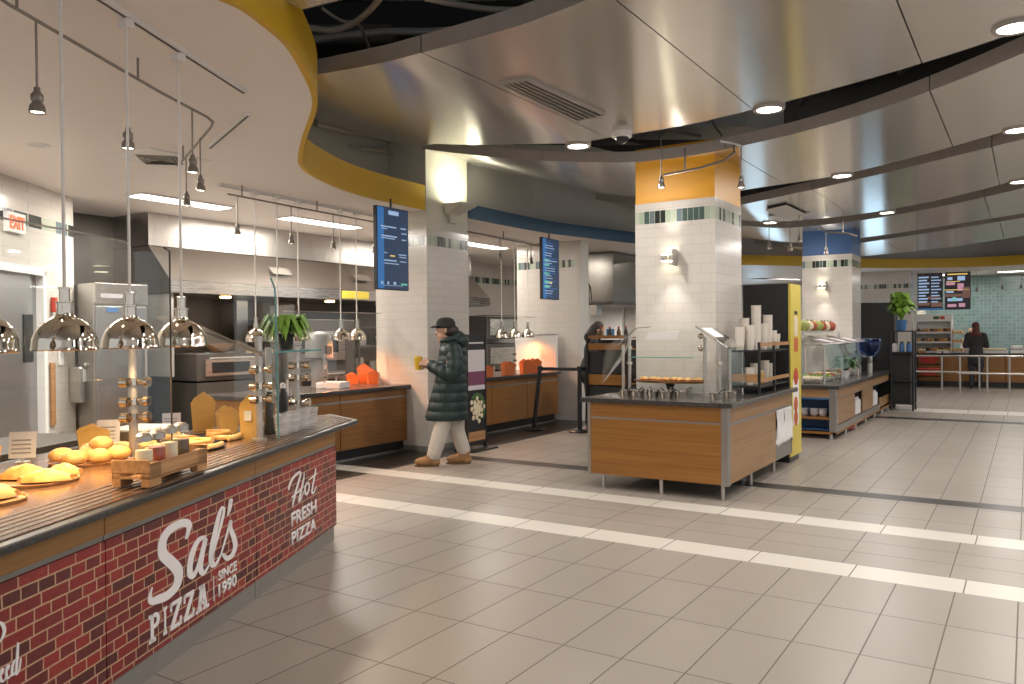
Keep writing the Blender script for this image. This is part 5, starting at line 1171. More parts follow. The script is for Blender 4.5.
# ------------------------------------------------------------------ tall cooler with yellow side
t = T('display_cooler', 'tall black cooler with a yellow printed side, behind the front island', 'cooler', (-2.55, 9.62, 0))
MB().box(-.27, .25, -.24, .24, .06, 2.05).build('cabinet_body', M['black'], t, bev=.006); MB().box(-.25, .25, -.22, .22, 0, .06).build('plinth', M['black'], t)
sd = MB().box(.25, .275, -.245, .245, .07, 2.05).build('side_print', M['fridgeyellow'], t)
MB().box(.2755, .2775, -.08, .08, 1.45, 1.68).build('cream_panel', M['cream'], sd); MB().box(.2755, .2775, -.07, .07, 1.70, 1.74).build('black_mark', M['black'], sd); MB().box(.2755, .2775, -.09, .09, 1.27, 1.43).build('red_block', M['terracotta'], sd)
def disc_x(x, y, z, r, mat, nm): MB().add([(x, y+r*math.cos(2*PI*k/24), z+r*math.sin(2*PI*k/24)) for k in range(24)]+[(x+.002, y+r*math.cos(2*PI*k/24), z+r*math.sin(2*PI*k/24)) for k in range(24)], [tuple(range(23, -1, -1)), tuple(range(24, 48))]+[(k, (k+1) % 24, 24+(k+1) % 24, 24+k) for k in range(24)]).build(nm, M[mat], sd)
MB().box(.2755, .2775, -.15, .12, .42, .95).build('white_panel', M['white'], sd); disc_x(.278, -.02, .98, .10, 'red', 'red_disc'); disc_x(.278, -.03, .66, .09, 'terracotta', 'red_disc'); disc_x(.278, -.03, .50, .09, 'terracotta', 'red_disc')
MB().box(.278, .2795, -.1, .06, .80, .85).build('black_mark', M['ink'], sd)
MB().box(-.25, .25, .241, .25, .1, 2.0).build('glass_door', M['black'], t, bev=.004); MB().tube([(-.2, .27, .9), (-.2, .27, 1.4)], .012, 8).build('door_handle', M['satin'], t)

# ------------------------------------------------------------------ wooden rack with a person behind
t = T('condiment_rack', 'black-framed rack with oak shelves left of the amber-topped pillar', 'rack', (-5.33, 11.1, 0))
for x in (-.33, .33):
    for y in (-.2, .2): MB().box(x-.018, x+.018, y-.018, y+.018, 0, 1.5).build('upright', M['black'], t)
for z, h in ((1.42, .05), (1.25, .10), (.72, .16)): MB().box(-.31, .31, -.2, .2, z, z+.02).build('shelf_board', M['wood'], t); MB().box(-.31, .31, -.215, -.2, z, z+h).build('shelf_front', M['wood'], t, bev=.003)
MB().box(-.31, .31, .18, .2, .1, 1.4).build('back_panel', M['blackmatte'], t); MB().box(-.31, .31, -.2, .18, .1, .70).build('lower_box', M['blackmatte'], t); MB().box(-.31, .31, -.19, -.18, .9, 1.22).build('dark_insert', M['blackmatte'], t)
for i, x in enumerate((-.2, -.05, .1, .22)):
    o = T('rack_bottle', ['first', 'second', 'third', 'last'][i]+' dark bottle from the left on top of the oak-shelved rack', 'bottle', (-5.33+x, 11.1, 1.442), 0, 'bottles on the oak-shelved rack'); MB().lathe([(0, 0), (.03, 0), (.032, .08), (.014, .12), (.014, .14), (0, .14)], n=12).build('bottle_body', M['black' if i % 2 else 'pepper'], o, smooth=True); MB().lathe([(.015, .14), (.015, .16), (0, .16)], n=10).build('cap', M['red'], o)

# ------------------------------------------------------------------ people
def remesh(o, vox, it=4):
    r = o.modifiers.new('fuse', 'REMESH'); r.mode = 'VOXEL'; r.voxel_size = vox; r.use_smooth_shade = True
    s = o.modifiers.new('relax', 'SMOOTH'); s.factor = .5; s.iterations = it
def head_caps(mb, c, f, tilt=0):
    """skull, jaw, nose, ears, neck stump about centre c, facing +x turned by f"""
    R = Matrix.Rotation(f, 3, 'Z') @ Matrix.Rotation(tilt, 3, 'Y'); P = lambda x, y, z: Vector(c)+R @ Vector((x, y, z))
    mb.ell(P(0, 0, .03), .098, .078, .105, rot=R, n=20, m=14); mb.ell(P(.03, 0, -.06), .068, .058, .062, rot=R, n=18, m=12)
    mb.cap(P(.085, 0, .0), .012, P(.108, 0, -.028), .016); mb.cap(P(.085, 0, -.065), .016, P(.088, 0, -.07), .018); mb.cap(P(.065, -.02, -.105), .026, P(.065, .02, -.105), .026)
    for s in (-1, 1): mb.ell(P(-.005, s*.078, .0), .022, .012, .034, rot=R); mb.ell(P(.078, s*.03, .022), .02, .022, .013, rot=R)
    return P
def hand(mb, p, d, u, k=1):
    """palm at p pointing along d with back of hand toward u; five bent fingers"""
    d, u = Vector(d).normalized(), Vector(u).normalized(); s = d.cross(u)
    mb.obox(p+d*.04*k, d*.045*k, s*.038*k, u*.013*k)
    for i, L in enumerate((.065, .075, .07, .055)):
        b = p+d*.082*k+s*(.03-.02*i)*k; m_ = b+d*L*.5*k-u*.012*k; e = m_+d*L*.3*k-u*.04*k
        mb.cap(b, .0095*k, m_, .009*k, 8); mb.cap(m_, .009*k, e, .0075*k, 8)
    b = p+d*.02*k+s*.04*k; m_ = b+s*.025*k+d*.03*k-u*.01*k; mb.cap(b, .012*k, m_, .010*k, 8); mb.cap(m_, .010*k, m_+d*.03*k-u*.02*k, .008*k, 8)

# person walking with a yellow cup; local +x is the way they walk, +y their left side (toward the viewer)
wd = atan = math.atan2(-rt.y, -rt.x)
wp = atZ(451, 465, 0); wp.z = 0
t = T('person', 'person in a long dark green puffer coat and black cap walking with a yellow cup', 'person', wp, wd)
hs = 1.0
body = MB(); P = head_caps(body, (.05, 0, 1.545), 0, .06)
body.cap((.03, 0, 1.46), .055, (-.01, 0, 1.36), .065); body.ell((-.02, 0, 1.15), .12, .17, .26); body.ell((-.0, 0, .88), .13, .16, .14)
LH, RH = Vector((.235, .075, 1.175)), Vector((.27, -.05, 1.155))
body.cap((-.03, .19, 1.34), .055, (-.02, .23, 1.08), .045); body.cap((-.02, .23, 1.08), .043, LH, .028); body.cap((-.03, -.19, 1.34), .055, (.0, -.22, 1.08), .045); body.cap((0, -.22, 1.08), .043, RH, .028)
hand(body, LH, (1, -.25, .12), (0, .9, .4)); hand(body, RH, (1, .12, .2), (0, -1, .1))
body.cap((.02, .08, .86), .08, (.06, .09, .50), .055); body.cap((.06, .09, .50), .055, (.20, .08, .12), .04); body.cap((.20, .08, .10), .04, (.30, .08, .05), .035)
body.cap((-.0, -.08, .86), .08, (-.02, -.09, .50), .055); body.cap((-.02, -.09, .50), .055, (-.14, -.08, .14), .04); body.cap((-.14, -.08, .12), .04, (-.05, -.08, .06), .035)
o = body.build('body', M['skin'], t); remesh(o, .0085, 3)
for s in (-1, 1): MB().ell(P(.092, s*.031, .022), .009, .012, .009).build('eye', M['hair'], t, smooth=True)
# coat: quilted shell
def quilt(mb, prof, n=28, pitch=.105, puff=.014):
    """prof: rows (z, cx, cy, rx, ry); bulging bands between stitch lines"""
    z0, z1 = prof[0][0], prof[-1][0]; rows = []; K = 70
    for i in range(K+1):
        z = z0+(z1-z0)*i/K
        for a, b in zip(prof, prof[1:]):
            if a[0]-1e-6 <= z <= b[0]+1e-6: f = (z-a[0])/(b[0]-a[0]); r = [a[j]+(b[j]-a[j])*f for j in range(5)]; break
        g = puff*(abs(math.sin(PI*(z-z0)/pitch))**.6-.6)
        rows.append([(r[1]+(r[3]+g)*math.cos(2*PI*k/n), r[2]+(r[4]+g)*math.sin(2*PI*k/n), z) for k in range(n)])
    vs = [v for r in rows for v in r]
    mb.add(vs, [(i*n+k, i*n+(k+1) % n, (i+1)*n+(k+1) % n, (i+1)*n+k) for i in range(K) for k in range(n)]+[tuple(range(n-1, -1, -1)), tuple(K*n+k for k in range(n))])
def sleeve(mb, pts, rs, rings=40, n=16, pitch=.095, puff=.010):
    S = smooth([tuple(p)+(r,) for p, r in zip(pts, rs)], rings//(len(pts)-1)); L = 0; R = []
    for i, q in enumerate(S):
        if i: L += (Vector(q[:3])-Vector(S[i-1][:3])).length
        R.append(q[3]+puff*(abs(math.sin(PI*L/pitch))**.6-.6))
    mb.tube([q[:3] for q in S], R, n)
ct = MB()
quilt(ct, [(.525, .045, 0, .245, .225), (.75, .02, 0, .215, .225), (1.0, -.01, 0, .175, .215), (1.18, -.025, 0, .165, .215), (1.32, -.035, 0, .155, .205), (1.41, -.02, 0, .115, .135), (1.45, .0, 0, .095, .10)])
sleeve(ct, [(-.04, .17, 1.37), (-.075, .235, 1.22), (-.045, .255, 1.07), (.09, .20, 1.10), (.215, .095, 1.165)], [.085, .092, .088, .078, .058])
sleeve(ct, [(-.04, -.17, 1.37), (-.06, -.235, 1.22), (-.02, -.255, 1.07), (.11, -.16, 1.08), (.24, -.055, 1.145)], [.085, .092, .088, .078, .058])
o = ct.build('coat', M['coat'], t); remesh(o, .0075, 1)
hd = MB(); hd.ell((-.135, 0, 1.43), .085, .135, .085, n=20, m=12); hd.ell((-.09, 0, 1.49), .075, .11, .06, n=18, m=10); 
hd.tube([(.085*math.cos(a)-.0, .115*math.sin(a), 1.445-.02*math.cos(a)) for a in [2*PI*k/20 for k in range(21)]], .035, 10)
o = hd.build('hood', M['coat'], t); remesh(o, .01, 3)
MB().tube([(.10, .02, 1.40), (.132, .03, 1.2), (.160, .03, 1.0), (.232, .02, .75), (.288, .01, .55)], .007, 6).build('zip_placket', M['black'], t)
MB().obox((.09, .225, .86), (.012, 0, .09), (.004, .003, 0), (0, 0, .001)).build('pocket_zip', M['black'], t)
cp = MB(); cp.lathe([(.108, 1.575), (.112, 1.60), (.108, 1.64), (.09, 1.675), (.055, 1.695), (0, 1.70)], (.045, 0), 24, 1.02, .86)
cp.add([(.05+.10*math.cos(a), .08*math.sin(a), 1.603) for a in [-1.2+2.4*k/10 for k in range(11)]]+[(.09+.13*math.cos(a), .085*math.sin(a), 1.588-.012*math.cos(a)) for a in [-1.2+2.4*k/10 for k in range(11)]], [(k, k+1, 12+k, 11+k) for k in range(10)])
o = cp.build('cap', M['cap'], t, smooth=True); s_ = o.modifiers.new('t', 'SOLIDIFY'); s_.thickness = .012
hr = MB(); hr.ell((-.005, 0, 1.545), .105, .092, .075, n=18, m=10); hr.cap((-.05, 0, 1.52), .07, (-.05, 0, 1.47), .06); o = hr.build('hair', M['hair'], t); remesh(o, .01, 2)
tr = MB(); tr.cap((.03, .085, .80), .115, (.075, .09, .50), .098, 18); tr.cap((.075, .09, .50), .098, (.185, .085, .14), .083, 18); tr.cap((-.0, -.085, .80), .115, (-.025, -.09, .50), .095, 18); tr.cap((-.025, -.09, .50), .095, (-.14, -.085, .17), .08, 18)
o = tr.build('trousers', M['trousers'], t); remesh(o, .011, 2)
for bx, by, rz_, nm in ((.20, .085, 0, 'boot'), (-.15, -.085, 0, 'boot')):
    b = MB(); b.ell((bx+.02, by, .085), .075, .055, .075, n=18, m=10, flat=-.083); b.ell((bx+.10, by, .055), .115, .052, .052, n=18, m=10, flat=-.053); b.cap((bx, by, .09), .055, (bx-.01, by, .15), .06); b.ell((bx-.03, by, .05), .06, .048, .05, flat=-.048)
    o = b.build(nm, M['boots'], t); remesh(o, .009, 3)
    MB().prism([(bx+.07+.14*math.cos(a), by+.05*math.sin(a)) for a in [2*PI*k/20 for k in range(20)]], 0, .018).build('boot_sole', M['pepper'], t)
cpos = Vector((.365, .01, 1.10)); cw = Vector(wp)+Matrix.Rotation(wd, 3, 'Z') @ cpos
c = T('takeaway_cup', 'yellow takeaway cup held out by the walking person', 'cup', cw, wd); MB().lathe([(0, 0), (.036, 0), (.047, .13), (.045, .13), (.034, .005)], n=20).build('cup_wall', M['cupyellow'], c, smooth=True); MB().lathe([(.05, .128), (.05, .14), (.04, .145), (.038, .155), (0, .156)], n=20).build('lid', M['cupyellow'], c, smooth=True)
# glove-dark thumb side sleeve cuff
for h_ in (LH, RH): MB().tube([h_-Vector((.045, -.012 if h_ is LH else .012, .012)), h_-Vector((.004, 0, 0))], .046, 14).build('cuff', M['black'], t, smooth=True)

def standing(label, loc, rz, coatm, legm, hairm, H=1.66, skirt=False, arms='front', longhair=True, lean=0, headtilt=.1):
    t = T('person', label, 'person', loc, rz); k = H/1.7
    V = lambda x, y, z: (x*k+lean*max(0, z-.9)*k, y*k, z*k)
    b = MB(); hc = V(.04, 0, 1.55); Pq = head_caps(b, hc, 0, headtilt); b.cap(V(.02, 0, 1.46), .052*k, V(0, 0, 1.36), .06*k); b.ell(V(0, 0, 1.15), .11*k, .15*k, .25*k); b.ell(V(0, 0, .9), .12*k, .15*k, .14*k)
    hands = []
    for s in (-1, 1):
        e, h = (V(.0, s*.24, 1.08), V(.20, s*.14, 1.08)) if arms == 'front' else (V(-.02, s*.24, 1.08), V(.03, s*.25, .84))
        b.cap(V(-.01, s*.18, 1.35), .05*k, e, .042*k); b.cap(e, .04*k, h, .027*k); hand(b, Vector(h), (1, -.3*s, -.1) if arms == 'front' else (.1, 0, -1), (0, s, .3) if arms == 'front' else (0, s, 0), k)
        b.cap(V(0, s*.09, .88), .08*k, V(.01, s*.09, .48), .052*k); b.cap(V(.01, s*.09, .48), .05*k, V(-.01, s*.09, .10), .038*k); b.cap(V(-.02, s*.09, .06), .035*k, V(.14, s*.1, .035), .03*k)
        hands.append((e, h))
    remesh(b.build('body', M['skin'], t), .012, 2)
    c = MB(); c.ell(V(0, 0, 1.18), .135*k, .19*k, .24*k, n=20); c.cap(V(0, 0, 1.0), .155*k, V(0, 0, .72 if skirt else .84), .18*k, 18); c.cap(V(0, -.13, 1.36), .07*k, V(0, .13, 1.36), .07*k)
    for s, (e, h) in zip((-1, 1), hands): c.cap(V(-.01, s*.18, 1.35), .072*k, e, .062*k); c.cap(e, .06*k, Vector(e).lerp(Vector(h), .85), .046*k)
    remesh(c.build('coat', coatm, t), .014, 3)
    l = MB()
    if skirt: l.lathe([(.16*k, .72*k), (.19*k, .40*k), (.18*k, .38*k), (0, .42*k)], n=20, sy=1.1)
    for s in (-1, 1): l.cap(V(0, s*.09, .84), .10*k, V(.01, s*.09, .46), .075*k); l.cap(V(.01, s*.09, .46), .072*k, V(-.01, s*.09, .12), .058*k)
    remesh(l.build('trousers', legm, t), .014, 2)
    for s in (-1, 1):
        f = MB(); f.ell(V(.05, s*.095, .05), .125*k, .05*k, .05*k, flat=-.048*k); f.cap(V(-.02, s*.09, .08), .048*k, V(-.02, s*.09, .13), .05*k); remesh(f.build('shoe', M['black'], t), .012, 2)
    hr = MB(); R = Matrix.Rotation(headtilt, 3, 'Y'); hr.ell(Pq(-.022, 0, .045), .10*k, .092*k, .10*k, rot=R, n=18)
    if longhair: hr.cap(Pq(-.06, 0, 0), .085*k, Pq(-.07, 0, -.16), .095*k); hr.cap(Pq(-.05, -.09, -.2), .06*k, Pq(-.05, .09, -.2), .06*k)
    remesh(hr.build('hair' if hairm is M['hair'] else 'headscarf', hairm, t), .012, 3)
    for s in (-1, 1): MB().ell(Pq(.092, s*.031, .022), .009, .012, .009).build('eye', M['hair'], t, smooth=True)
    return t
p = atZ(976, 388.5, 0)
standing('person in dark coat and russet headscarf, back turned, at the far counter', (p.x, p.y, 0), PI/2+.15, M['fabric'], M['dkblue'], M['scarf'], 1.72, skirt=True)
standing('staff person with dark hair and pale top behind the far counter, beside the pastry case', (-1.33, 25.48, 0), -PI/2-.2, M['lavender'], M['blackmatte'], M['hair'], 1.56, longhair=False)
standing('dark-haired person in black bending over behind the oak-shelved rack', (-5.95, 11.52, 0), .55, M['fabric'], M['blackmatte'], M['hair'], 1.70, lean=.16, headtilt=.5)

# ------------------------------------------------------------------ poster stand
A, B = Vector((-6.16, 8.50, 0)), Vector((-6.02, 8.98, 0)); dv = (B-A); L = dv.length; an = math.atan2(dv.y, dv.x)
pa_, pb_ = atX(467, 330, -6.05), atX(483, 335, -6.05)
t = T('poster_stand', 'black framed poster stand showing a food bowl, behind the walking person', 'sign', ((pa_.x+pb_.x)/2, (pa_.y+pb_.y)/2, 0), PI/2)
W2 = .22
for x in (-W2, W2-.03): MB().box(x, x+.03, -.02, .02, .06, 1.50).build('frame_post', M['black'], t)
for z in (.08, 1.47): MB().box(-W2, W2, -.02, .02, z, z+.03).build('frame_bar', M['black'], t)
pp = MB().box(-W2+.03, W2-.03, -.012, .008, .11, 1.47).build('poster', M['black'], t)
q = W2-.03
MB().box(-q, q, -.016, -.012, 1.02, 1.3).build('pale_band', M['lavender'], pp); MB().box(-q, q, -.016, -.012, .84, 1.02).build('plum_band', M['purple'], pp); MB().box(-q, q, -.016, -.012, .78, .84).build('pale_band', M['lavender'], pp)
MB().box(-q, q, -.016, -.012, .12, .24).build('table_picture', M['rawwood'], pp)
mb = MB()
mb.lathe([(0, 0)], n=3) if False else None
for i in range(24): a = i*2.4; r = .015+.0065*i; mb.ell((.02+r*math.cos(a), -.013, .53+r*math.sin(a)), .032, .006, .032, n=10, m=6)
mb.build('food_picture', M['cream'], pp, smooth=True); mb = MB()
for i in range(9): a = -.6+i*.35; mb.ell((.02+.165*math.cos(a)*.9, -.0125, .53+.18*math.sin(a)), .04, .004, .035, n=10, m=6)
mb.build('greens_picture', M['leafd'], pp, smooth=True)
text_obj('BOWLS', -q+.02, q-.02, 1.37, 1.42, -.014, M['lavender'], pp) if False else MB().box(-q+.03, q-.03, -.016, -.012, 1.38, 1.40).build('heading_line', M['lavender'], pp)
MB().box(-W2-.06, W2+.06, -.16, .16, 0, .02).build('base_plate', M['black'], t, bev=.004)
for x in (-W2+.0, W2-.03): MB().box(x, x+.03, -.02, .02, .02, .06).build('foot_post', M['black'], t)
# ------------------------------------------------------------------ queue posts
q1, q2 = atZ(534, 430, 0), atZ(580, 432, 0)
for q, tilt, lab in ((q1, .10, 'slanted black queue post in front of the second bay counter'), (q2, 0, 'upright black queue post beside the front island')):
    t = T('queue_post', lab, 'queue post', (q.x, q.y, 0), YAW, 'black queue posts')
    MB().lathe([(0, 0), (.17, 0), (.175, .012), (.16, .025), (.04, .04), (0, .045)], n=32).build('base', M['black'], t, smooth=True)
    MB().tube([(0, 0, .03), (tilt, 0, .95)], .032, 16).build('post', M['black'], t, smooth=True); MB().tube([(tilt*.98, 0, .93), (tilt*1.04, 0, 1.0)], [.042, .04], 16).build('belt_head', M['black'], t, smooth=True)
e1 = Vector((q1.x, q1.y, 0))+rt*.10+Vector((0, 0, .955)); e2 = Vector((q2.x, q2.y, 0))+Vector((0, 0, .955)); e1.z = e2.z = .955
mb = MB(); d = (e2-e1); mb.obox((e1+e2)/2, d/2*.92, d.cross(Vector((0, 0, 1))).normalized()*.002, (0, 0, .025)); tag(mb.build('queue_belt', M['black']), 'black belt stretched between the two queue posts', 'belt', 'black queue belts')
e3 = e2+Vector((.05, 1.2, 0)); mb = MB(); d = (e3-e2); mb.obox((e3+e2)/2, d/2*.92, d.cross(Vector((0, 0, 1))).normalized()*.002, (0, 0, .025)); tag(mb.build('queue_belt', M['black']), 'black belt running back from the upright queue post, behind the island', 'belt', 'black queue belts')
t = T('queue_post', 'black queue post farther back, hidden behind the upright one and the island', 'queue post', (e3.x, e3.y, 0), 0, 'black queue posts'); MB().lathe([(0, 0), (.17, 0), (.175, .012), (.16, .025), (.04, .04), (0, .045)], n=32).build('base', M['black'], t, smooth=True); MB().tube([(0, 0, .03), (0, 0, 1.0)], .032, 16).build('post', M['black'], t, smooth=True)

# ================================================================== SECOND ISLAND (salad bar)
SX, SY0, SY1 = -2.24, 11.72, 16.9
t = T('salad_bar', 'long oak and blue salad bar island in front of the blue-topped pillar', 'island counter', (0, 0, 0))
MB().prism([(-3.36, 12.2), (SX-.22, 12.2), (SX-.22, SY1-.03), (-2.56, SY1-.03), (-2.56, 14.96), (-3.36, 14.96)], .14, .69).build('carcass', M['blackmatte'], t)
MB().box(SX-.02, SX, SY0+.12, 13.15, .20, .56).build('side_panel', M['lightwood'], t, bev=.003); MB().box(SX-.02, SX, 13.85, 14.85, .20, .56).build('side_panel', M['lightwood'], t, bev=.003); MB().box(SX-.02, SX, 15.6, SY1, .14, .3).build('side_panel', M['lightwood'], t, bev=.003)
MB().box(SX-.02, SX+.01, SY0+.1, SY1, .57, .70).build('side_fascia', M['lightwood'], t, bev=.003); MB().box(SX-.012, SX+.004, SY0+.1, SY1, .555, .57).build('metal_strip', M['trim'], t)
MB().box(SX-.02, SX, SY0+.1, 15.6, .10, .19).build('kick_strip', M['trim'], t); MB().box(SX-.05, SX+.005, SY0, SY1, .07, .10).build('bottom_rail', M['wood'], t)
for y0, y1 in ((13.17, 13.83), (14.87, 15.58)): MB().box(SX-.2, SX-.19, y0, y1, .2, .56).build('niche_back', M['trim'], t)
MB().box(-3.36, SX, SY0, 12.2, .07, .10).build('end_floor', M['wood'], t); MB().box(-3.36, SX-.09, SY0+.02, 12.2, .27, .30).build('end_shelf', M['wood'], t); MB().box(-3.36, SX-.09, 12.17, 12.2, .1, .6).build('blue_back', M['bluepanel'], t); MB().box(-3.36, SX-.02, SY0, SY0+.02, .575, .70).build('end_fascia', M['lightwood'], t, bev=.003)
MB().box(-3.36, SX-.09, SY0+.02, 12.18, .12, .125).build('lower_liner', M['bluepanel'], t); MB().box(-3.36, SX-.09, SY0, SY0+.02, .55, .575).build('blue_edge', M['bluepanel'], t)
MB().box(SX-.09, SX+.004, SY0-.004, SY0+.12, .10, .70).build('corner_post', M['trim'], t, bev=.004)
for x, y in ((-2.32, 11.8), (-2.28, 12.6), (-2.28, 13.4), (-2.28, 14.3), (-2.28, 15.2), (-2.28, 16.1), (-2.28, 16.8), (-3.3, 11.8)): MB().tube([(x, y, 0), (x, y, .08)], .025, 10).build('leg', M['satin'], t)
MB().prism([(-3.42, SY0-.05), (SX+.05, SY0-.05), (SX+.05, SY1+.05), (-2.57, SY1+.05), (-2.57, 14.97), (-3.42, 14.97)], .70, .75).build('salad_counter', M['greytop'], t, bev=.006)
ST = .75
for i, (x, y) in enumerate(((-3.2, 11.95), (-3.05, 11.95), (-2.92, 11.95), (-2.72, 11.95), (-2.58, 11.95), (-2.46, 11.95))):
    o = T('plate_stack', ['first', 'second', 'third', 'fourth', 'fifth', 'last'][i]+' white bowl stack from the left on the salad bar end shelf', 'bowl stack', (x, y, .301), 0, 'bowls on the salad bar end shelf'); MB().lathe([(0, 0), (.035, 0), (.058, .03), (.058, .04), (.052, .044), (.06, .06), (.06, .07), (.054, .074), (.06, .09), (.06, .10), (.05, .10), (0, .05)], n=18).build('bowls', M['lavender'], o, smooth=True); MB().lathe([(.05, .1), (.061, .1), (.061, .104), (.05, .104)], n=18).build('rim', M['white'], o)
for y0, lab in ((13.25, 'white paper sheaf in the first niche of the salad bar side'), (14.95, 'white paper sheaf in the farther niche of the salad bar side')):
    o = T('napkin_pack', lab, 'paper', (SX-.08, y0+.28, .2)); MB().box(-.07, .07, -.2, .2, 0, .22).build('pack', M['white'], o, bev=.015); MB().box(-.05, .05, -.15, .15, .22, .26).build('top_sheet', M['lavender'], o, bev=.01)
t = T('salad_guard', 'long glass guard on steel posts over the salad bar', 'sneeze guard', (0, 0, ST))
for y in (12.0, 13.3, 14.7, 16.1): MB().tube([(-2.45, y, 0), (-2.45, y, .55)], .018, 10).build('post', M['satin'], t, smooth=True); MB().tube([(-2.45, y, .55), (-2.95, y, .68)], .014, 8).build('arm', M['satin'], t)
MB().tube([(-3.15, 12.0, 0), (-3.15, 12.0, .55)], .018, 10).build('post', M['satin'], t, smooth=True)
slabq([(-2.36, 11.95, .18), (-2.36, 16.3, .18), (-2.44, 16.3, .56), (-2.44, 11.95, .56)], .008, 'side_pane', M['glass'], t); slabq([(-2.46, 11.9, .57), (-2.46, 16.3, .57), (-3.1, 16.3, .70), (-3.1, 11.9, .70)], .008, 'top_pane', M['glass'], t); slabq([(-3.3, 11.95, .12), (-2.5, 11.95, .12), (-2.5, 11.95, .56), (-3.3, 11.95, .56)], .008, 'end_pane', M['glass'], t)
MB().tube([(-3.3, 11.94, .56), (-2.46, 11.94, .56), (-2.46, 16.3, .57)], .012, 8).build('top_rail', M['satin'], t)
for y in (12.6, 13.6, 14.6, 15.4): slabq([(-2.48, y, .585), (-2.48, y+.4, .585), (-2.72, y+.4, .635), (-2.72, y, .635)], .006, 'white_sign_or_glint', M['lavender'], t)
for i in range(6):
    y = 12.35+.46*i; o = T('salad_pan', 'food pan of '+['pale pasta', 'leafy greens', 'chopped tomato', 'pale pasta', 'leafy greens', 'chopped tomato'][i]+', '+['first', 'second', 'third', 'fourth', 'fifth', 'last'][i]+' along the salad bar', 'food pan', (-2.75, y, ST), 0, 'food pans in the salad bar')
    MB().box(-.22, .22, -.2, .2, .001, .06).build('pan_body', M['steel'], o, bev=.01); mb = MB()
    for k in range(26): mb.ell((random.uniform(-.18, .18), random.uniform(-.16, .16), .065), .045, .04, .03, n=8, m=5)
    mb.build('contents', M[['cream', 'leaf', 'tomato', 'cream', 'leafd', 'tomato', 'cream', 'leaf'][i]], o, smooth=True)
o = T('produce_shelf', 'shelf in front of the blue pillar holding a bank of produce', 'shelf', (-3.05, 14.2, ST)); MB().box(-.35, .3, -2.2, .7, .73, .76).build('shelf_board', M['glass'], o); 
for y in (-2.1, .6):
    for x in (-.32, .27): MB().tube([(x, y, .0), (x, y, .73)], .014, 8).build('support', M['satin'], o)
pk = 0
for i in range(11):
    for j in range(3):
        y = 12.15+.245*i; x = -3.25+.19*j; kind = ['olive', 'olive', 'cream', 'olive', 'tomato'][(i*2+j*3) % 5] if i < 7 else ['tomato', 'cream', 'tomato'][(i+j) % 3]; nm = {'olive': 'green cabbage head', 'tomato': 'red pepper', 'cream': 'pale squash'}[kind]
        o = T({'olive': 'cabbage_head', 'tomato': 'red_pepper', 'cream': 'squash'}[kind], nm+' in the '+['back', 'middle', 'front'][j]+' produce row, '+['first', 'second', 'third', 'fourth', 'fifth', 'sixth', 'seventh', 'eighth', 'ninth', 'tenth', 'last'][i]+' from near end', 'vegetable', (x, y, ST+.761), random.uniform(0, 3), 'vegetables on the produce shelf')
        MB().ell((0, 0, .075), .092, .088, .08, n=12, m=8, wob=.12, flat=-.074).build('flesh', M[kind], o, smooth=True); MB().tube([(0, 0, .13), (.01, 0, .175)], .012, 6).build('stalk', M['leafd' if kind != 'olive' else 'cream'], o)
plant('herb_pot', 'leafy herb pot standing among the salad bar pans', (-2.48, 13.75, ST), .06, .12, 50, .26, .26, M['white'], M['leafd'], .3, lw=.05)
o = T('mixing_bowl', 'blue glass bowl at the far end of the salad bar', 'bowl', (-2.40, 15.6, ST+.30)); MB().lathe([(0, .0), (.06, 0), (.17, .11), (.2, .24), (.17, .31), (.16, .30), (.19, .24), (.16, .11), (.05, .012)], n=9).build('bowl_shell', M['blueglass'], o, smooth=True); MB().lathe([(.0, .32), (.10, .32), (.17, .30)], n=9).build('wrap_cover', M['plastic'], o); MB().tube([(0, 0, -.30), (0, 0, 0)], .04, 10).build('pedestal', M['satin'], o)
o = T('cable_coil', 'small red cable coil on the floor under the salad bar', 'cable', (-2.32, 13.0, 0)); MB().tube([(.06*math.cos(a)*(1+.1*a), .2*math.sin(a), .02+.004*a) for a in [k*.5 for k in range(24)]], .012, 6).build('coil', M['redfabric'], o, smooth=True)
# black cooler and wire shelf beyond
t = T('display_cooler', 'plain tall black cooler at the far end of the salad bar', 'cooler', (-2.45, 17.3, 0)); MB().box(-.33, .25, -.3, .3, .06, 2.06).build('cabinet_body', M['black'], t, bev=.006); MB().box(-.3, .22, -.28, .28, 0, .06).build('plinth', M['blackmatte'], t); MB().box(.25, .262, -.28, .28, .12, 2.0).build('side_panel', M['blackmatte'], t)
t = T('wire_shelf', 'dark slim shelf unit with a plant on top, right of the plain black cooler', 'shelf', (-1.98, 16.75, 0))
for x in (-.2, .17):
    for y in (-.18, .2): MB().tube([(x, y, 0), (x, y, 1.5)], .018, 8).build('upright', M['black'], t)
for z in (.12, .55, 1.08, 1.48): MB().box(-.22, .19, -.2, .22, z, z+.025).build('shelf_board', M['black'], t)
MB().box(-.2, .12, -.1, .2, .145, 1.08).build('dark_panel', M['blackmatte'], t)
for i, (x, m_) in enumerate(((-.15, 'lavender'), (-.03, 'bluepanel'), (.09, 'bluepanel'))):
    o = T('shelf_jar', ['pale jar', 'blue jar in the middle', 'blue jar at the right'][i]+' on the upper level of the slim dark shelf', 'jar', (-1.98+x, 16.68, 1.106), 0, 'jars on the slim dark shelf'); MB().lathe([(0, 0), (.045, 0), (.045, .13), (.03, .16), (0, .16)], n=16).build('jar_body', M[m_], o, smooth=True); MB().lathe([(.032, .16), (.032, .19), (0, .19)], n=14).build('lid', M['black'], o)
plant('potted_plant', 'bright green plant in a blue pot on the slim dark shelf', (-2.02, 16.72, 1.506), .10, .20, 80, .30, .55, M['bluepanel'], M['leaf'], .35, lw=.065)

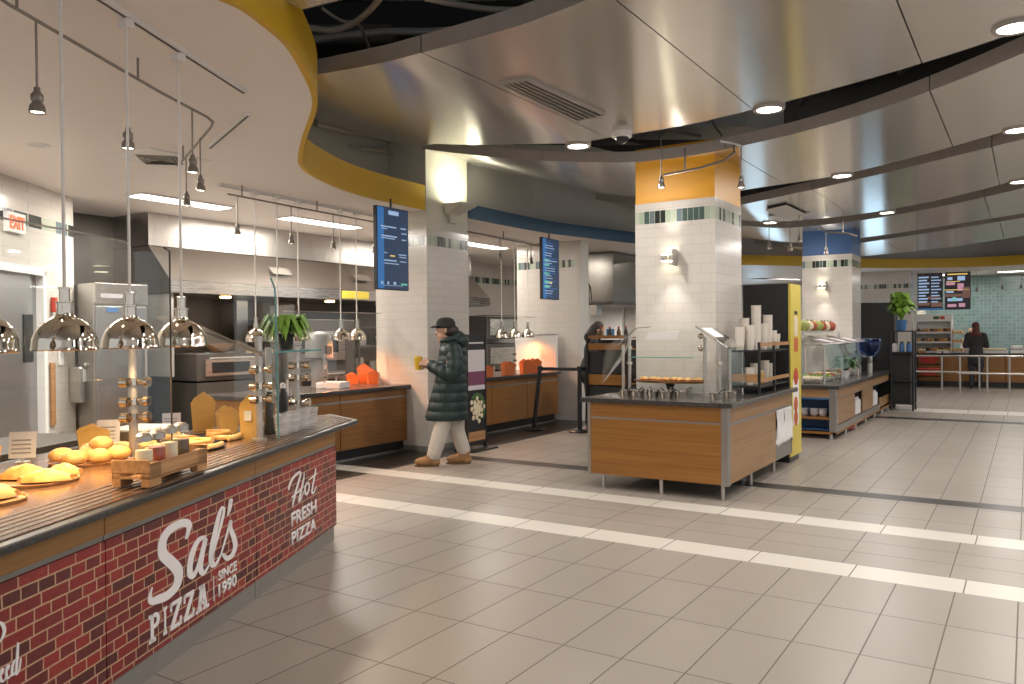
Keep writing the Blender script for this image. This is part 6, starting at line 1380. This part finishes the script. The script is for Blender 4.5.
# ================================================================== FAR STATION
for i in range(4):
    x0 = -2.6+1.05*i; lab = ['far oak counter cabinet behind the red baskets', 'far oak counter cabinet left of the person in the headscarf', 'far oak counter cabinet right of the person in the headscarf', 'far oak counter cabinet at the right edge of the photo'][i]
    t = T('counter_cabinet', lab, 'counter', (x0, 24.35, 0), 0, 'far oak counter cabinets'); MB().box(0, 1.04, .02, .8, .14, .84).build('carcass', M['wood'], t); MB().box(.01, 1.03, 0, .02, .2, .83).build('front_panel', M['wood'], t, bev=.003); MB().box(0, 1.04, .08, .8, 0, .14).build('toe_kick', M['black'], t)
for i in range(2):
    x0 = 1.6+1.3*i; t = T('counter_cabinet', ['far oak counter cabinet just beyond the right edge', 'farthest right oak counter cabinet'][i], 'counter', (x0, 24.35, 0), 0, 'far oak counter cabinets'); MB().box(0, 1.29, .02, .8, .14, .84).build('carcass', M['wood'], t); MB().box(.01, 1.28, 0, .02, .2, .83).build('front_panel', M['wood'], t, bev=.003); MB().box(0, 1.29, .08, .8, 0, .14).build('toe_kick', M['black'], t)
t = T('worktop', 'dark worktop of the far counter below the paired menu screens', 'countertop', (0, 24.3, .842)); MB().box(-2.62, 4.2, 0, .86, 0, .045).build('stone_slab', M['greytop'], t, bev=.004)
FT = .888
t = T('pastry_case', 'white open pastry case with shelves of bread on the far counter', 'display case', (-2.12, 24.75, FT))
MB().box(-.5, .38, .30, .34, 0, 1.02).build('back_board', M['white'], t); MB().box(-.5, .38, -.02, .34, .86, 1.06).build('header', M['white'], t, bev=.004)
for x in (-.5, .36): MB().box(x, x+.02, -.28, .34, 0, .86).build('side_board', M['white'], t)
for z in (.02, .28, .54): MB().box(-.48, .36, -.28+.08*z, .3, z, z+.02).build('shelf_board', M['white'], t); MB().box(-.48, .36, -.3+.08*z, -.28+.08*z, z-.01, z+.04).build('shelf_lip', M['lavender'], t)
MB().box(-.08, .06, -.024, -.02, .92, 1.0).build('green_mark', M['leafd'], t); MB().box(.08, .2, -.024, -.02, .92, 1.0).build('red_mark', M['red'], t)
nb = 0
for lv, z in enumerate((.041, .301, .561)):
    for i in range(8):
        x = -2.12-.43+.105*i; o = T('bread_loaf', 'small '+['dark', 'golden', 'brown'][(i+lv) % 3]+' loaf, '+['first', 'second', 'third', 'fourth', 'fifth', 'sixth', 'seventh', 'last'][i]+' from the left on the '+['bottom', 'middle', 'top'][lv]+' shelf of the pastry case', 'bread', (x, 24.70, FT+z), .2*i, 'breads in the pastry case')
        MB().ell((0, 0, .05), .045, .09, .06, n=12, m=8, wob=.06, flat=-.05).build('loaf', M[['bread2', 'bread', 'pepper'][(i+lv) % 3]], o, smooth=True)
t = T('display_riser', 'lower tray display right of the pastry case', 'display case', (-1.62, 24.7, FT)); 
for z in (.02, .26, .50): MB().box(-.1, .2, -.26, .2, z, z+.02).build('shelf_board', M['lavender'], t)
for x in (-.1, .19): MB().box(x, x+.015, -.02, .2, 0, .72).build('side_post', M['satin'], t)
for lv in range(3):
    for i in range(3): o = T('bread_loaf', ['left', 'middle', 'right'][i]+' golden bun on the '+['bottom', 'middle', 'top'][lv]+' tray of the lower display', 'bread', (-1.68+.09*i, 24.6, FT+.041+.24*lv), 0, 'buns on the lower display'); MB().ell((0, 0, .045), .042, .07, .05, n=12, m=8, flat=-.044).build('bun', M['bread'], o, smooth=True)
for i, (x, w, h, m_) in enumerate(((-2.45, .2, .12, 'rawwood'), (-1.95, .3, .1, 'white'), (-.75, .6, .14, 'white'), (-.25, .3, .2, 'steel'), (.3, .5, .2, 'steel'))):
    o = T('counter_tray', ['wooden basket at the left end of the far counter', 'white paper heap in front of the pastry case', 'long white tray right of the person in the headscarf', 'steel tray with utensils near the right edge of the far counter', 'steel tray beyond the right edge'][i], 'tray', (x, 24.45, FT)); MB().box(-w/2, w/2, -.1, .1, 0, h*.5).build('tray_body', M[m_], o, bev=.01); MB().box(-w/2*.9, w/2*.9, -.09, .09, h*.5, h).build('contents', M['cream' if m_ != 'steel' else 'satin'], o, bev=.02)
t = T('basket_stand', 'black stand holding two red-lined baskets at the left of the far counter', 'stand', (-2.22, 23.9, 0))
for x in (-.3, .3): MB().tube([(x, .15, 0), (x, .15, .95)], .02, 8).build('upright', M['black'], t)
MB().box(-.32, .32, -.2, .2, 0, .03).build('base', M['black'], t)
for z in (.28, .6): MB().tube([(-.3, .1, z), (.3, .1, z)], .015, 6).build('cross_bar', M['black'], t)
for z, w in ((.32, 'lower'), (.64, 'upper')):
    o = T('bread_basket', w+' red-lined basket on the black stand', 'basket', (-2.22, 23.72, z), 0, 'red-lined baskets'); mb = MB(); mb.lathe([(0, 0), (.16, .0), (.26, .16), (.25, .17), (.15, .012), (0, .012)], n=24, sy=.6); mb.build('basket_shell', M['redfabric'], o, smooth=True); MB().lathe([(.24, .155), (.275, .165), (.27, .19), (.2, .15), (0, .10)], n=24, sy=.6).build('red_liner', M['red'], o, smooth=True)
t = T('guard_rail', 'pale metal two-bar queue rail, left section before the far counter', 'railing', (0, 22.75, 0))
for z in (.46, .86): MB().tube([(-2.75, 0, z), (-1.0, -.0, z)], .025, 8).build('bar', M['satin'], t, smooth=True)
for x in (-2.7, -1.83, -1.02): MB().tube([(x, 0, 0), (x, 0, .86)], .022, 8).build('upright', M['satin'], t)
t = T('guard_rail', 'pale metal queue rail passing in front of the person in the headscarf', 'railing', (0, 22.2, 0))
for z in (.46, .88): MB().tube([(-1.45, 0, z), (3.2, -.0, z)], .025, 8).build('bar', M['satin'], t, smooth=True)
for x in (-1.4, -.83, -.38, .7, 1.8): MB().tube([(x, 0, 0), (x, 0, .88)], .022, 8).build('upright', M['satin'], t)
for i, (x, z) in enumerate(((-1.15, 2.52), (-.58, 2.56), (-.16, 2.56))): pend_spot((x, 24.5, SOF), z, ['left', 'middle', 'right'][i]+' pendant spot in front of the teal tiled wall', 'spots before the teal wall')
t = T('fluorescent_fixture', 'fluorescent strip at the top of the teal tiled wall', 'ceiling light', (.3, 25.6, SOF), 0, 'far ceiling strips'); MB().box(-1.05, 1.05, -.12, .12, -.018, -.001).build('frame', M['white'], t); MB().box(-1, 1, -.09, .09, -.026, -.016).build('diffuser', M['tube'], t)
area('strip_or_fill_glow', (.3, 25.6, SOF-.04), 40, (1, .94, .85), 2, .2)
t = T('fluorescent_fixture', 'short fluorescent strip behind the paired menu screens', 'ceiling light', (-2.1, 25.8, SOF), 0, 'far ceiling strips'); MB().box(-.6, .6, -.12, .12, -.018, -.001).build('frame', M['white'], t); MB().box(-.55, .55, -.09, .09, -.026, -.016).build('diffuser', M['tube'], t)
area('strip_or_fill_glow', (-2.1, 25.9, SOF-.04), 30, (1, .94, .85), 1.1, .2)
area('strip_or_fill_glow', (-6.5, 24, SOF-.04), 90, (1, .94, .85), 2, 2); area('strip_or_fill_glow', (3.5, 25, SOF-.04), 70, (1, .94, .85), 2, .3)  # added lamps without fixtures, brightening the far end
for x, y in ((-.3, 16.5), (-.3, 20), (-4.8, 17.5), (-4.6, 11.5), (2.5, 21)): area('downlight_or_fill_glow', (x, y, 3.27), 36, (1, .94, .88), .2)  # more added lamps, no fixtures, lifting the dark far part of the hall

# struts and ducts glimpsed through the first ceiling gap
for i, (x0, y0, x1, y1, r, lab) in enumerate(((663, 128, 700, 136, .022, 'pale strut crossing the first ceiling gap above the amber pillar'), (710, 118, 722, 136, .012, 'thin pale hanger in the first ceiling gap, right of the strut'),
        (800, 104, 812, 90, .03, 'dark bracket in the first ceiling gap right of the round downlight'), (820, 98, 832, 84, .03, 'second dark bracket in the first ceiling gap'), (900, 72, 912, 62, .03, 'dark bracket far right in the first ceiling gap'), (660, 137, 668, 124, .02, 'dark rod in the first ceiling gap, left of the strut'))):
    tag(MB().tube([atZ(x0, y0, 3.72), atZ(x1, y1, 3.72)], r, 8).build('ceiling_strut', M['cable' if i < 2 else 'railmetal'], smooth=True), lab, 'strut')
tag(MB().obox(atZ(690, 118, 4.3), rt*1.0, Vector((.1, .5, 0)), (0, 0, .2)).build('air_duct', M['greywall'], bev=.02), 'grey air duct above the first ceiling gap, over the amber pillar', 'duct')
tag(MB().obox(atZ(560, 132, 4.25), rt*.9, Vector((.1, .4, 0)), (0, 0, .12)).build('cable_tray', M['darksteel'], bev=.02), 'dark cable tray above the left end of the first ceiling gap', 'cable tray')

# ------------------------------------------------------------------ world and view
w = bpy.data.worlds.new('world'); sc.world = w; w.use_nodes = True
bg = w.node_tree.nodes['Background']; bg.inputs[0].default_value = (.94, .97, 1, 1); bg.inputs[1].default_value = .8
vs_ = sc.view_settings; vs_.view_transform = 'Standard'; vs_.look = 'None'; vs_.gamma = 1; vs_.exposure = 0.0; vs_.use_curve_mapping = False
sc.cycles.max_bounces = 10; sc.cycles.transparent_max_bounces = 24; sc.cycles.sample_clamp_indirect = 4
